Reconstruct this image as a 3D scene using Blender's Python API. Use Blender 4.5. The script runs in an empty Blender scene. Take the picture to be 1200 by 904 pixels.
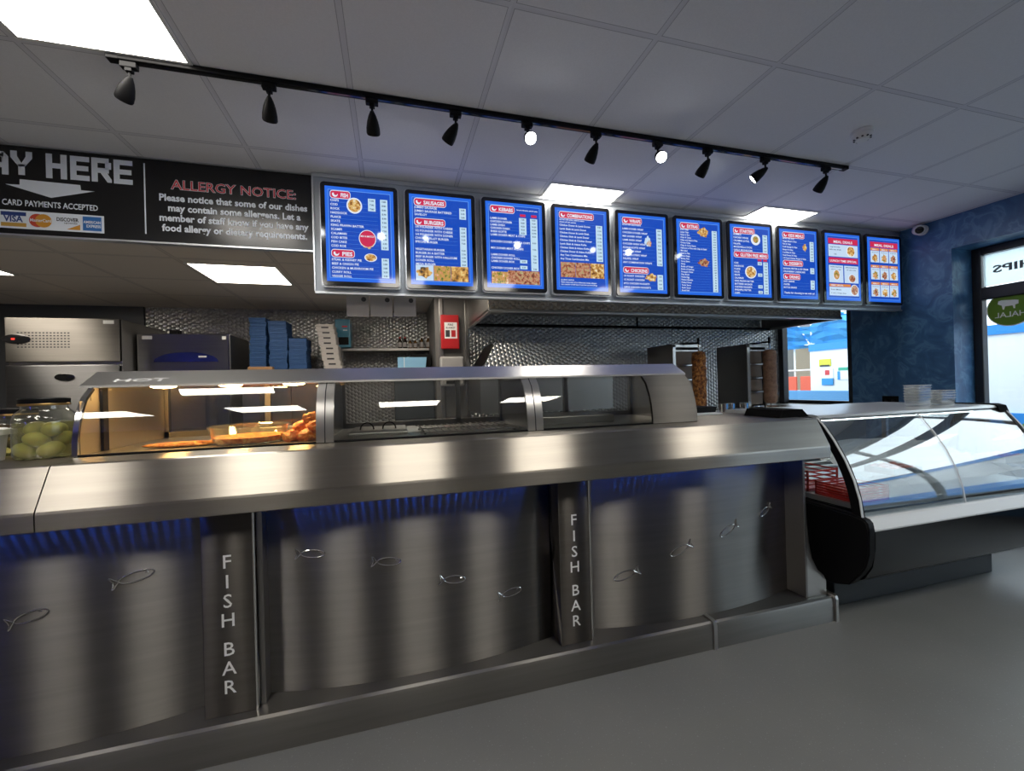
import bpy, bmesh, math, random
from mathutils import Vector, Matrix, Euler, noise
random.seed(7)
SC = bpy.context.scene
COL = SC.collection
PI = math.pi

# ------------------------------------------------------------------ camera
CAMZ = 1.2
FPX = 496.73
YAW, PITCH, ROLL = 0.274637566, 0.00221687891, -0.0274334075
cy, sy, cp, sp = math.cos(YAW), math.sin(YAW), math.cos(PITCH), math.sin(PITCH)
FWD = Vector((sy*cp, cy*cp, sp)); _R = Vector((cy, -sy, 0)); _U = _R.cross(FWD)
RGT = _R*math.cos(ROLL)+_U*math.sin(ROLL); UPV = _U*math.cos(ROLL)-_R*math.sin(ROLL)
cam = bpy.data.cameras.new('camera'); cam.sensor_width = 36; cam.lens = FPX/1200*36; cam.clip_start = .02
camo = bpy.data.objects.new('camera', cam); COL.objects.link(camo)
M4 = Matrix((RGT, UPV, -FWD)).transposed().to_4x4(); M4.translation = (0, 0, CAMZ)
camo.matrix_world = M4
SC.camera = camo

def ray(px, py):
    return FWD + RGT*((px-600)/FPX) + UPV*((452-py)/FPX)
def onY(px, py, Y):
    d = ray(px, py); d = d*(Y/d.y); return Vector((d.x, Y, d.z+CAMZ))

# ------------------------------------------------------------------ world, exposure
SC.view_settings.view_transform = 'Standard'
try: SC.view_settings.look = 'None'
except Exception: pass
SC.view_settings.gamma = 1; SC.view_settings.use_curve_mapping = False
SC.view_settings.exposure = 0.32
SC.cycles.transparent_max_bounces = 24
SC.cycles.max_bounces = 10
SKY = 2.9
PANEL_L = 12.0
w = bpy.data.worlds.new('sky'); SC.world = w; w.use_nodes = True
bg = w.node_tree.nodes['Background']; bg.inputs[0].default_value = (.80, .90, 1, 1); bg.inputs[1].default_value = SKY

# ------------------------------------------------------------------ materials
MATS = {}
def mat(name, col=(.5, .5, .5), rough=.5, metal=0, spec=.5, emit=None, es=1.0, coat=0, trans=0):
    if name in MATS: return MATS[name]
    m = bpy.data.materials.new(name); m.use_nodes = True
    b = m.node_tree.nodes['Principled BSDF']
    b.inputs['Base Color'].default_value = (*col, 1); b.inputs['Roughness'].default_value = rough
    b.inputs['Metallic'].default_value = metal; b.inputs['Specular IOR Level'].default_value = spec
    if coat: b.inputs['Coat Weight'].default_value = coat; b.inputs['Coat Roughness'].default_value = .08
    if emit:
        b.inputs['Emission Color'].default_value = (*emit, 1); b.inputs['Emission Strength'].default_value = es
    MATS[name] = m
    return m
def N(m, t, **kw):
    n = m.node_tree.nodes.new(t)
    for k, v in kw.items(): setattr(n, k, v)
    return n
def L(m, a, b): m.node_tree.links.new(a, b)
def P(m): return m.node_tree.nodes['Principled BSDF']
def mth(m, op, a, b=None, c=None):
    n = N(m, 'ShaderNodeMath', operation=op)
    for i, v in enumerate((a, b, c)):
        if v is None: continue
        if isinstance(v, (int, float)): n.inputs[i].default_value = v
        else: L(m, v, n.inputs[i])
    return n.outputs[0]
def mixc(m, f, a, b):
    n = N(m, 'ShaderNodeMix', data_type='RGBA')
    if isinstance(f, (int, float)): n.inputs[0].default_value = f
    else: L(m, f, n.inputs[0])
    for i, v in ((6, a), (7, b)):
        if isinstance(v, tuple): n.inputs[i].default_value = (*v, 1)
        else: L(m, v, n.inputs[i])
    return n.outputs[2]
def noisetex(m, scale, detail=3, rough=.5, vec=None, dim='3D'):
    n = N(m, 'ShaderNodeTexNoise'); n.inputs['Scale'].default_value = scale
    n.inputs['Detail'].default_value = detail; n.inputs['Roughness'].default_value = rough
    L(m, vec if vec is not None else pos(m), n.inputs['Vector'])
    return n.outputs['Fac']
def pos(m): return N(m, 'ShaderNodeNewGeometry').outputs['Position']
def sep(m, v):
    n = N(m, 'ShaderNodeSeparateXYZ'); L(m, v, n.inputs[0]); return n.outputs
def ramp(m, f, stops):
    n = N(m, 'ShaderNodeValToRGB'); L(m, f, n.inputs[0])
    e = n.color_ramp.elements
    while len(e) < len(stops): e.new(.5)
    for i, (p, c) in enumerate(stops): e[i].position = p; e[i].color = (*c, 1)
    return n.outputs[0]
def bump(m, h, strength, dist):
    n = N(m, 'ShaderNodeBump'); n.inputs['Strength'].default_value = strength; n.inputs['Distance'].default_value = dist
    L(m, h, n.inputs['Height']); L(m, n.outputs[0], P(m).inputs['Normal'])
def scalevec(m, v, s):
    n = N(m, 'ShaderNodeVectorMath', operation='MULTIPLY'); L(m, v, n.inputs[0]); n.inputs[1].default_value = s
    return n.outputs[0]

def steel(name, col, rough, aniso, rot=0.25, scratch=.05):
    m = mat(name, col, rough, 1)
    t = N(m, 'ShaderNodeCombineXYZ'); t.inputs[0].default_value = 1
    L(m, t.outputs[0], P(m).inputs['Tangent'])
    P(m).inputs['Anisotropic'].default_value = aniso
    P(m).inputs['Anisotropic Rotation'].default_value = rot
    f = noisetex(m, 3, 5, .6, scalevec(m, pos(m), (.5, 1, 14)))
    r = mth(m, 'MULTIPLY_ADD', f, scratch*2, rough-scratch)
    L(m, r, P(m).inputs['Roughness'])
    return m
def brushed(name, col, rough, aniso, tilts):
    """horizontally brushed sheet: a few anisotropic lobes fanned about the brushing direction"""
    m = bpy.data.materials.new(name); m.use_nodes = True; nt = m.node_tree
    nt.nodes.remove(nt.nodes['Principled BSDF']); out = nt.nodes['Material Output']
    t = N(m, 'ShaderNodeCombineXYZ'); t.inputs[0].default_value = 1
    ge = N(m, 'ShaderNodeNewGeometry')
    f = noisetex(m, 3, 5, .6, scalevec(m, pos(m), (.5, 1, 14)))
    c = mixc(m, f, tuple(x*.82 for x in col), tuple(x*1.18 for x in col))
    acc = None; tot = 0
    for tl, wt in tilts:
        g = N(m, 'ShaderNodeBsdfAnisotropic'); g.inputs['Roughness'].default_value = rough
        g.inputs['Anisotropy'].default_value = aniso; g.inputs['Rotation'].default_value = 0
        L(m, c, g.inputs['Color']); L(m, t.outputs[0], g.inputs['Tangent'])
        if tl:
            ad = N(m, 'ShaderNodeVectorMath', operation='ADD'); L(m, ge.outputs['Normal'], ad.inputs[0]); ad.inputs[1].default_value = (0, 0, tl)
            no = N(m, 'ShaderNodeVectorMath', operation='NORMALIZE'); L(m, ad.outputs[0], no.inputs[0]); L(m, no.outputs[0], g.inputs['Normal'])
        tot += wt
        if acc is None: acc = g.outputs[0]
        else:
            mx = N(m, 'ShaderNodeMixShader'); mx.inputs[0].default_value = wt/tot
            L(m, acc, mx.inputs[1]); L(m, g.outputs[0], mx.inputs[2]); acc = mx.outputs[0]
    L(m, acc, out.inputs[0]); MATS[name] = m
    return m
BRUSH = brushed('brushed_steel', (.23, .219, .204), .40, .77, ((0, .62), (.35, .38)))
BRUSH2 = brushed('brushed_steel_ledge', (.39, .36, .315), .275, .68, ((0, 1),))
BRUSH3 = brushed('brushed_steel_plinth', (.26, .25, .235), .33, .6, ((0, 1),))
STEEL = mat('plain_steel', (.55, .54, .52), .3, 1)
STEELD = mat('satin_dark_steel', (.30, .29, .28), .35, 1)
STEELF = mat('fridge_steel', (.36, .35, .34), .33, 1)
CHROME = mat('polished_steel', (.75, .74, .72), .1, 1)

def embossed(name, col, rough, pitch=.034, s=.75, ax='xz'):
    m = mat(name, col, rough, 1)
    p = sep(m, pos(m))
    a = p[0] if ax == 'xz' else p[1]
    if ax == 'xy': b = p[1]; a = p[0]
    else: b = p[2]
    k = 4*PI/(1.732*pitch)
    c1 = mth(m, 'COSINE', mth(m, 'MULTIPLY', a, k)); c2 = mth(m, 'COSINE', mth(m, 'MULTIPLY', a, k*.5)); c3 = mth(m, 'COSINE', mth(m, 'MULTIPLY', b, k*.866))
    h = mth(m, 'ADD', c1, mth(m, 'MULTIPLY', mth(m, 'MULTIPLY', c2, c3), 2.0))
    h = mth(m, 'MULTIPLY_ADD', h, 1/4.5, 1.5/4.5)
    h = mth(m, 'SMOOTH_MIN', h, .55, .25)
    bump(m, h, s, .028)
    return m
EMB = embossed('embossed_steel', (.56, .56, .55), .34, .042, .9)
EMBH = embossed('embossed_hood_steel', (.62, .54, .44), .5, .04, .9)
EMBF = embossed('embossed_flue_steel', (.66, .67, .67), .55, .04, .9)

def ceil_mat(name, base):
    m = mat(name, base, .85, spec=.2)
    p = sep(m, pos(m))
    def line(c, off):
        x = mth(m, 'MULTIPLY_ADD', c, 1/.6, -off/.6)
        f = mth(m, 'FRACT', mth(m, 'ADD', x, 100.5))
        return mth(m, 'ABSOLUTE', mth(m, 'SUBTRACT', f, .5))
    d = mth(m, 'MINIMUM', line(p[0], -1.35), line(p[1], 2.054))
    bar = mth(m, 'LESS_THAN', d, .0205)
    gap = mth(m, 'MULTIPLY', mth(m, 'GREATER_THAN', d, .018), mth(m, 'LESS_THAN', d, .0225))
    f = noisetex(m, 160, 2)
    c0 = mixc(m, f, tuple(x*.93 for x in base), tuple(min(1, x*1.05) for x in base))
    c1 = mixc(m, bar, c0, (base[0]*.88, base[1]*.88, base[2]*.90))
    c2 = mixc(m, gap, c1, (base[0]*.50, base[1]*.50, base[2]*.52))
    L(m, c2, P(m).inputs['Base Color'])
    h = mth(m, 'SMOOTH_MIN', mth(m, 'MULTIPLY', d, 12), .3, .1)
    bump(m, h, .25, .01)
    return m
CEIL = ceil_mat('ceiling_tiles', (.80, .80, .82))
CEILK = ceil_mat('kitchen_ceiling_tiles', (.72, .66, .60))

FLOOR = mat('vinyl_floor', (.16, .165, .17), .40, spec=.5)
f1 = noisetex(FLOOR, 170, 1, .5); f2 = noisetex(FLOOR, 2.2, 4)
c = mixc(FLOOR, f2, (.14, .143, .14), (.185, .187, .182))
sp_ = mth(FLOOR, 'GREATER_THAN', f1, .71)
L(FLOOR, mixc(FLOOR, mth(FLOOR, 'MULTIPLY', sp_, .5), c, (.34, .34, .35)), P(FLOOR).inputs['Base Color'])
bump(FLOOR, noisetex(FLOOR, 90, 2), .12, .004)

PLAST = mat('blue_venetian_plaster', (.03, .1, .27), .38, spec=.6)
n1 = N(PLAST, 'ShaderNodeTexNoise'); n1.inputs['Scale'].default_value = 5.0; n1.inputs['Detail'].default_value = 6; n1.inputs['Distortion'].default_value = 1.8
L(PLAST, pos(PLAST), n1.inputs['Vector'])
n2 = noisetex(PLAST, 14, 5, .65, pos(PLAST))
cc = ramp(PLAST, n1.outputs['Fac'], [(.34, (.030, .10, .23)), (.5, (.045, .145, .31)), (.58, (.10, .25, .44)), (.66, (.04, .13, .29))])
L(PLAST, mixc(PLAST, mth(PLAST, 'MULTIPLY', n2, .35), cc, (.06, .15, .30)), P(PLAST).inputs['Base Color'])
bump(PLAST, n1.outputs['Fac'], .18, .02)

WARMW = mat('warm_grey_wall', (.27, .25, .235), .6)
DARKW = mat('kitchen_cladding', (.07, .075, .085), .45)
GREYW = mat('grey_cladding', (.13, .125, .12), .45)
BLACK = mat('black_plastic', (.004, .004, .0045), .5, spec=.16)
BLACKG = mat('black_gloss', (.008, .008, .009), .12, coat=.4)
DGREY = mat('dark_grey_gloss_panel', (.005, .0055, .006), .10, spec=.3)
BASEG = mat('fridge_base_grey', (.035, .042, .048), .45)
WHITE = mat('white_plastic', (.78, .78, .76), .35)
GREYP = mat('light_grey_plastic', (.66, .68, .69), .4)
BOARD = mat('fascia_aluminium', (.44, .47, .50), .5, 0)
SILVER = mat('silver_trim', (.62, .64, .66), .42, 1)
PAPER = mat('white_paper', (.36, .34, .33), .8)
PRINT = mat('dark_print', (.03, .03, .035), .7)
SIGNB = mat('sign_black', (.010, .010, .011), .22)
SIGNW = mat('sign_white_vinyl', (.80, .85, .92), .5)
SIGNR = mat('sign_red_vinyl', (.62, .03, .05), .5)
RED = mat('red_box', (.42, .012, .016), .4)
BLUEBOX = mat('blue_card', (.022, .10, .30), .6)
bf = noisetex(BLUEBOX, 30, 3)
L(BLUEBOX, mixc(BLUEBOX, bf, (.012, .055, .17), (.018, .08, .23)), P(BLUEBOX).inputs['Base Color'])
CARD = mat('brown_card', (.36, .20, .09), .8)
WCARD = mat('white_card', (.46, .43, .41), .75)
FRAMEB = mat('window_frame_dark', (.014, .016, .02), .35)
EGG = mat('pickled_egg', (.48, .46, .23), .35, spec=.5)
P(EGG).inputs['Subsurface Weight'].default_value = .15
MEAT = mat('roast_meat', (.28, .1, .02), .5)
mf = noisetex(MEAT, 42, 4, .65)
L(MEAT, ramp(MEAT, mf, [(.34, (.05, .016, .006)), (.46, (.22, .07, .015)), (.56, (.46, .18, .035)), (.68, (.62, .33, .10))]), P(MEAT).inputs['Base Color'])
bump(MEAT, mf, .9, .03)
MEATR = mat('pale_meat', (.30, .17, .10), .6)
mf2 = noisetex(MEATR, 30, 4, .6)
L(MEATR, ramp(MEATR, mf2, [(.3, (.17, .09, .055)), (.7, (.34, .20, .125))]), P(MEATR).inputs['Base Color'])
FRIED = mat('fried_batter', (.55, .22, .04), .6)
ff = noisetex(FRIED, 60, 4, .65)
L(FRIED, ramp(FRIED, ff, [(.32, (.30, .06, .012)), (.5, (.58, .20, .03)), (.68, (.80, .46, .13))]), P(FRIED).inputs['Base Color'])
bump(FRIED, ff, .9, .02)
FRIEDR = mat('red_fried', (.6, .09, .015), .55)
L(FRIEDR, ramp(FRIEDR, noisetex(FRIEDR, 50, 4), [(.35, (.42, .06, .010)), (.52, (.72, .20, .03)), (.68, (.88, .55, .22))]), P(FRIEDR).inputs['Base Color'])
RAW = mat('raw_meat', (.42, .07, .05), .4)
L(RAW, ramp(RAW, noisetex(RAW, 26, 3), [(.38, (.30, .03, .025)), (.6, (.55, .12, .08)), (.72, (.65, .38, .30))]), P(RAW).inputs['Base Color'])
REDP = mat('red_crate_plastic', (.60, .035, .025), .35)
BURN = mat('burner_mesh', (.26, .215, .18), .7)
bump(BURN, noisetex(BURN, 200, 2), .4, .004)
BLUEP = mat('blue_translucent_plastic', (.05, .20, .30), .3)
PALEBLUE = mat('pale_blue_wrap', (.22, .45, .66), .6)
OLIVE = None
VIN = mat('vinyl_grey', (.17, .20, .21), .5)
VINW = None

def glassmat(name, tint, fr_ior=1.5, rough=.0, boost=1.0, haze=0.0, back=False):
    m = bpy.data.materials.new(name); m.use_nodes = True; nt = m.node_tree
    nt.nodes.remove(nt.nodes['Principled BSDF']); out = nt.nodes['Material Output']
    t = N(m, 'ShaderNodeBsdfTransparent'); t.inputs[0].default_value = (*tint, 1)
    g = N(m, 'ShaderNodeBsdfGlossy'); g.inputs['Roughness'].default_value = rough
    fr = N(m, 'ShaderNodeFresnel'); fr.inputs[0].default_value = fr_ior
    # thin pane: the same share whichever face the ray meets
    ge = N(m, 'ShaderNodeNewGeometry')
    inv = N(m, 'ShaderNodeMath', operation='MULTIPLY_ADD'); inv.inputs[1].default_value = (1/fr_ior-fr_ior); inv.inputs[2].default_value = fr_ior
    L(m, ge.outputs['Backfacing'], inv.inputs[0])
    # Fresnel divides by IOR on back faces, so feed the reciprocal there
    L(m, inv.outputs[0], fr.inputs[0])
    f = mth(m, 'MINIMUM', mth(m, 'MULTIPLY', fr.outputs[0], boost), 1.0)
    mx = N(m, 'ShaderNodeMixShader'); L(m, f, mx.inputs[0]); L(m, t.outputs[0], mx.inputs[1]); L(m, g.outputs[0], mx.inputs[2])
    o = mx.outputs[0]
    if haze:
        d = N(m, 'ShaderNodeBsdfTranslucent' if back else 'ShaderNodeBsdfDiffuse'); d.inputs[0].default_value = (*tint, 1)
        m2 = N(m, 'ShaderNodeMixShader'); m2.inputs[0].default_value = haze
        L(m, o, m2.inputs[1]); L(m, d.outputs[0], m2.inputs[2]); o = m2.outputs[0]
    L(m, o, out.inputs[0]); MATS[name] = m
    return m
GLASS = glassmat('clear_glass', (.95, .97, .96), 1.5, 0, 1.2)
GLASSC = glassmat('cabinet_glass', (.90, .91, .89), 1.5, 0, 2.0)
GLASSF = glassmat('fridge_glass', (.90, .94, .94), 1.6, 0, 2.6, .03)
GLASSJ = glassmat('jar_glass', (.95, .97, .93), 1.5, .02, 1.8, .02)
OLIVE = glassmat('vinyl_green', (.40, .54, .20), 1.4, .3, .6, .55, True)
VINW = mat('vinyl_white', (.88, .90, .90), .5)
BRINE = glassmat('pickling_liquid', (.86, .84, .52), 1.33, .05, .6, .10)
CLEARP = glassmat('clear_plastic', (.86, .87, .86), 1.5, .12, 2.0, .12)

def emat(name, col, s):
    return mat(name, (0.01, .01, .01), .06, emit=col, es=s*.76, spec=.4)
LEDP = mat('led_diffuser', (.8, .8, .8), .6, emit=(1, .945, .86), es=PANEL_L)
LEDK = mat('kitchen_led_diffuser', (.8, .8, .8), .6, emit=(1, .90, .76), es=11.0)
SPOTON = mat('lamp_lens_lit', (.8, .8, .8), .3, emit=(.93, .97, 1), es=25)
HEATL = mat('heat_lamp_lens', (.8, .8, .8), .3, emit=(1, .60, .22), es=100)
DOWNL = mat('small_lamp_lens', (.8, .8, .8), .3, emit=(.95, .97, 1), es=5)
BLUELED = mat('blue_led', (.1, .1, .6), .3, emit=(.02, .13, 1), es=38.0)
BLUET = mat('streak_lamp_tube', (.3, .3, .8), .3, emit=(.07, .07, 1), es=14)
SCR_IN = emat('screen_blue', (.010, .075, .52), 1.0)
SCR_OUT = emat('screen_bright_blue', (.022, .15, .80), 1.0)
SCR_LINE = emat('screen_border_line', (.16, .40, .95), 1.0)
SCR_W = emat('screen_white', (.80, .88, 1.0), 1.0)
SCR_PR = emat('screen_price_panel', (.55, .76, .92), 1.0)
SCR_RED = emat('screen_red', (.62, .025, .09), 1.0)
SCR_OR = emat('screen_orange', (.75, .26, .06), 1.0)
SCR_DK = emat('screen_dark_print', (.02, .04, .12), 1.0)
SCR_PALE = emat('screen_pale_panel', (.58, .74, .93), 1.0)
def foodmat(name, stops, scale):
    m = emat(name, (1, 1, 1), .95)
    f = noisetex(m, scale, 3, .6)
    L(m, ramp(m, f, stops), P(m).inputs['Emission Color'])
    return m
FD1 = foodmat('picture_golden', [(.33, (.16, .06, .02)), (.48, (.62, .30, .07)), (.58, (.85, .60, .22)), (.68, (.9, .85, .7))], 55)
FD2 = foodmat('picture_grill', [(.33, (.10, .03, .03)), (.46, (.42, .14, .06)), (.56, (.66, .36, .24)), (.64, (.30, .36, .08)), (.70, (.8, .7, .6))], 48)
FD3 = foodmat('picture_salad', [(.33, (.10, .16, .03)), (.47, (.60, .40, .10)), (.56, (.70, .25, .12)), (.66, (.85, .78, .5))], 50)
FD4 = foodmat('picture_burger', [(.34, (.05, .04, .03)), (.45, (.45, .22, .05)), (.58, (.85, .50, .16)), (.68, (.88, .80, .35))], 34)

# ------------------------------------------------------------------ mesh helpers
def B(): return bmesh.new()
def box(bm, x0, x1, y0, y1, z0, z1, bev=0, seg=2):
    r = bmesh.ops.create_cube(bm, size=1)
    vs = r['verts']
    for v in vs: v.co = Vector(((x0+x1)/2+v.co.x*(x1-x0), (y0+y1)/2+v.co.y*(y1-y0), (z0+z1)/2+v.co.z*(z1-z0)))
    if bev:
        es = list({e for v in vs for e in v.link_edges})
        bmesh.ops.bevel(bm, geom=es, offset=bev, segments=seg, affect='EDGES', profile=.5)
def prism(bm, poly, axis, a, b, cap=True):
    """poly: list of 2D points; axis x -> (y,z), y -> (x,z), z -> (x,y)"""
    def pt(p, t):
        return {'x': (t, p[0], p[1]), 'y': (p[0], t, p[1]), 'z': (p[0], p[1], t)}[axis]
    A = [bm.verts.new(pt(p, a)) for p in poly]; Bv = [bm.verts.new(pt(p, b)) for p in poly]
    n = len(poly); fs = []
    for i in range(n):
        fs.append(bm.faces.new((A[i], A[(i+1) % n], Bv[(i+1) % n], Bv[i])))
    if cap:
        fs.append(bm.faces.new(A[::-1])); fs.append(bm.faces.new(Bv))
    bmesh.ops.recalc_face_normals(bm, faces=fs)
def sheet(bm, prof, a, b, th, axis='x'):
    """a bent sheet with thickness: prof is an open polyline in the section plane"""
    n = len(prof); off = []
    for i in range(n):
        p0 = Vector(prof[max(0, i-1)]); p1 = Vector(prof[min(n-1, i+1)])
        d = (p1-p0).normalized(); nrm = Vector((-d.y, d.x))
        off.append(Vector(prof[i])+nrm*th)
    prism(bm, [Vector(p) for p in prof]+off[::-1], axis, a, b)
def tube(bm, pts, r, seg=6, closed=False):
    pts = [Vector(p) for p in pts]; n = len(pts); rings = []
    up = Vector((0, 0, 1))
    for i, p in enumerate(pts):
        a = pts[(i-1) % n] if closed else pts[max(0, i-1)]
        b = pts[(i+1) % n] if closed else pts[min(n-1, i+1)]
        d = (b-a).normalized()
        x = d.cross(up)
        if x.length < .05: x = d.cross(Vector((1, 0, 0)))
        x.normalize(); y = d.cross(x)
        rr = r[i] if isinstance(r, (list, tuple)) else r
        rings.append([bm.verts.new(p+x*rr*math.cos(2*PI*k/seg)+y*rr*math.sin(2*PI*k/seg)) for k in range(seg)])
    fs = []
    for i in range(n if closed else n-1):
        A, C = rings[i], rings[(i+1) % n]
        for k in range(seg): fs.append(bm.faces.new((A[k], A[(k+1) % seg], C[(k+1) % seg], C[k])))
    if not closed:
        fs.append(bm.faces.new(rings[0][::-1])); fs.append(bm.faces.new(rings[-1]))
    bmesh.ops.recalc_face_normals(bm, faces=fs)
def lathe(bm, prof, c=(0, 0, 0), seg=24, axis=None, closed=False):
    """prof: (r, h) list; axis: direction of h"""
    c = Vector(c); ax = Vector(axis or (0, 0, 1)).normalized()
    x = ax.orthogonal().normalized(); y = ax.cross(x); rings = []
    for r, h in prof:
        if r < 1e-6: rings.append([bm.verts.new(c+ax*h)])
        else: rings.append([bm.verts.new(c+ax*h+x*r*math.cos(2*PI*k/seg)+y*r*math.sin(2*PI*k/seg)) for k in range(seg)])
    fs = []
    for A, C in zip(rings, rings[1:]):
        for k in range(seg):
            k2 = (k+1) % seg
            if len(A) == 1 and len(C) == 1: continue
            if len(A) == 1: fs.append(bm.faces.new((A[0], C[k2], C[k])))
            elif len(C) == 1: fs.append(bm.faces.new((A[k], A[k2], C[0])))
            else: fs.append(bm.faces.new((A[k], A[k2], C[k2], C[k])))
    bmesh.ops.recalc_face_normals(bm, faces=fs)
def blob(bm, c, rx, ry, rz, rough=0, seed=0, seg=12, rot=None):
    r = bmesh.ops.create_uvsphere(bm, u_segments=seg, v_segments=max(6, seg*2//3), radius=1)
    for v in r['verts']:
        d = v.co.copy()
        if rough: d = d*(1+rough*noise.noise(d*2.2+Vector((seed*3.1, seed*1.7, 0))))
        q = Vector((d.x*rx, d.y*ry, d.z*rz))
        if rot: q = Euler(rot).to_matrix() @ q
        v.co = Vector(c)+q
def worldloc(o):
    v = Vector((0, 0, 0))
    while o: v += o.location; o = o.parent
    return v
def obj(name, bm, m, parent=None, smooth=False, kind=None, label=None, angle=35):
    me = bpy.data.meshes.new(name)
    if parent: bmesh.ops.translate(bm, verts=bm.verts, vec=-worldloc(parent))
    if smooth:
        ca = math.cos(math.radians(angle))
        for f in bm.faces: f.smooth = True
        for e in bm.edges:
            if len(e.link_faces) == 2 and e.link_faces[0].normal.dot(e.link_faces[1].normal) < ca: e.smooth = False
    bm.normal_update()
    bm.to_mesh(me); bm.free()
    me.materials.append(m)
    o = bpy.data.objects.new(name, me); COL.objects.link(o)
    if parent: o.parent = parent
    if kind: o['kind'] = kind
    if label: o['label'] = label
    return o
def sobj(name, bm, m, parent=None, **k):
    for f in bm.faces: f.normal_update()
    return obj(name, bm, m, parent, smooth=True, **k)
def thing(name, label, cat, loc=(0, 0, 0), group=None):
    o = bpy.data.objects.new(name, None); COL.objects.link(o); o.location = loc; o.empty_display_size = .05
    o['label'] = label; o['category'] = cat
    if group: o['group'] = group
    return o
def tag(o, label, cat, group=None):
    o['label'] = label; o['category'] = cat
    if group: o['group'] = group
    return o
def struct(name, bm, m, smooth=False):
    o = obj(name, bm, m, None, smooth); o['kind'] = 'structure'; return o
def dup(root, delta, label):
    r = root.copy(); COL.objects.link(r); r.location = root.location+Vector(delta); r['label'] = label
    for ch in list(root.children):
        c = ch.copy(); COL.objects.link(c); c.parent = r
        for g in ch.children:
            d = g.copy(); COL.objects.link(d); d.parent = c
    return r

# text: flat lettering laid on a surface (built-in font)
_GL = {}
def glyph(ch, bold):
    k = (ch, bold)
    if k in _GL: return _GL[k]
    cu = bpy.data.curves.new('t', 'FONT'); cu.body = ch; cu.size = 1; cu.resolution_u = 2; cu.offset = bold
    o = bpy.data.objects.new('t', cu); COL.objects.link(o)
    bpy.context.view_layer.update()
    dg = bpy.context.evaluated_depsgraph_get()
    me = bpy.data.meshes.new_from_object(o.evaluated_get(dg))
    vs = [(v.co.x, v.co.y) for v in me.vertices]; fs = [tuple(p.vertices) for p in me.polygons]
    cu.body = ch+'|'; bpy.context.view_layer.update(); dg = bpy.context.evaluated_depsgraph_get()
    m2 = bpy.data.meshes.new_from_object(o.evaluated_get(dg)); x2 = max(v.co.x for v in m2.vertices)
    cu.body = '|'; bpy.context.view_layer.update(); dg = bpy.context.evaluated_depsgraph_get()
    m3 = bpy.data.meshes.new_from_object(o.evaluated_get(dg)); x3 = max(v.co.x for v in m3.vertices)
    adv = x2-x3
    bpy.data.objects.remove(o); bpy.data.curves.remove(cu)
    for q in (me, m2, m3): bpy.data.meshes.remove(q)
    _GL[k] = (vs, fs, adv); return _GL[k]
def text(bm, s, size, o, ux=(1, 0, 0), uz=(0, 0, 1), align='l', bold=.012, width=None, track=0, fn=None):
    o = Vector(o); ux = Vector(ux); uz = Vector(uz)
    adv = sum((.3 if ch == ' ' else glyph(ch, bold)[2])+track for ch in s)
    sx = 1.0
    if width: sx = width/(adv*size)
    x = 0 if align == 'l' else (-adv/2 if align == 'c' else -adv)
    for ch in s:
        if ch == ' ': x += .3+track; continue
        vs, fs, a = glyph(ch, bold)
        vv = []
        for vx, vy in vs:
            u = (x+vx)*size*sx; v = vy*size
            vv.append(bm.verts.new(fn(u, v) if fn else o+ux*u+uz*v))
        for f in fs:
            try: bm.faces.new([vv[i] for i in f])
            except ValueError: pass
        x += a+track
def quad(bm, o, u0, u1, v0, v1, ux=Vector((1, 0, 0)), uz=Vector((0, 0, 1))):
    o = Vector(o)
    vs = [bm.verts.new(o+ux*a+uz*b) for a, b in ((u0, v0), (u1, v0), (u1, v1), (u0, v1))]
    return bm.faces.new(vs)
def disc(bm, o, ru, rv, ux=Vector((1, 0, 0)), uz=Vector((0, 0, 1)), seg=24):
    o = Vector(o)
    bm.faces.new([bm.verts.new(o+ux*ru*math.cos(2*PI*k/seg)+uz*rv*math.sin(2*PI*k/seg)) for k in range(seg)])
def rrect(x0, x1, y0, y1, r, n=5):
    out = []
    for cx, cy_, a0 in ((x1-r, y1-r, 0), (x0+r, y1-r, 90), (x0+r, y0+r, 180), (x1-r, y0+r, 270)):
        for k in range(n+1):
            a = math.radians(a0+90*k/n); out.append((cx+r*math.cos(a), cy_+r*math.sin(a)))
    return out
def poly(bm, pts): bm.faces.new([bm.verts.new(p) for p in pts])

# ================================================================== THE SETTING
CH, KC = 2.572, 2.10            # shop ceiling, kitchen ceiling
WX = 4.68                        # right wall
bm = B(); box(bm, -4.2, 4.68, -3.2, 5.3, -.1, 0); struct('floor', bm, FLOOR)
bm = B(); box(bm, -4.2, 5.0, -3.2, 2.93, CH, CH+.1); struct('ceiling', bm, CEIL)
bm = B(); box(bm, -4.2, 5.0, 2.95, 5.3, KC, KC+.1); struct('ceiling.001', bm, CEILK)
bm = B(); box(bm, -4.3, -4.2, -3.2, 5.3, 0, CH); struct('wall_left', bm, WARMW)
bm = B(); box(bm, -4.2, 5.0, -3.3, -3.2, 0, CH); struct('wall_front', bm, WARMW)
# bulkhead above the sign line
bm = B(); box(bm, -4.2, -.448, 2.935, 3.0, KC, CH); box(bm, -.448, WX, 2.935, 3.0, KC, CH); struct('wall_bulkhead', bm, GREYW)
# right wall with the two window openings (shop front window and servery window)
FW0, FW1, FWZ0, FWZ1 = -2.4, 2.487, .45, 2.288
RW0, RW1, RWZ0, RWZ1 = 3.338, 4.62, .90, 2.02
bm = B()
def wallR(y0, y1, z0, z1): box(bm, WX, 5.0, y0, y1, z0, z1)
wallR(-3.2, FW0, 0, CH); wallR(FW0, FW1, 0, FWZ0); wallR(FW0, FW1, FWZ1, CH)
wallR(FW1, RW0, 0, CH); wallR(RW0, RW1, 0, RWZ0); wallR(RW0, RW1, RWZ1, CH); wallR(RW1, 5.3, 0, CH)
struct('wall_right', bm, PLAST)
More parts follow.
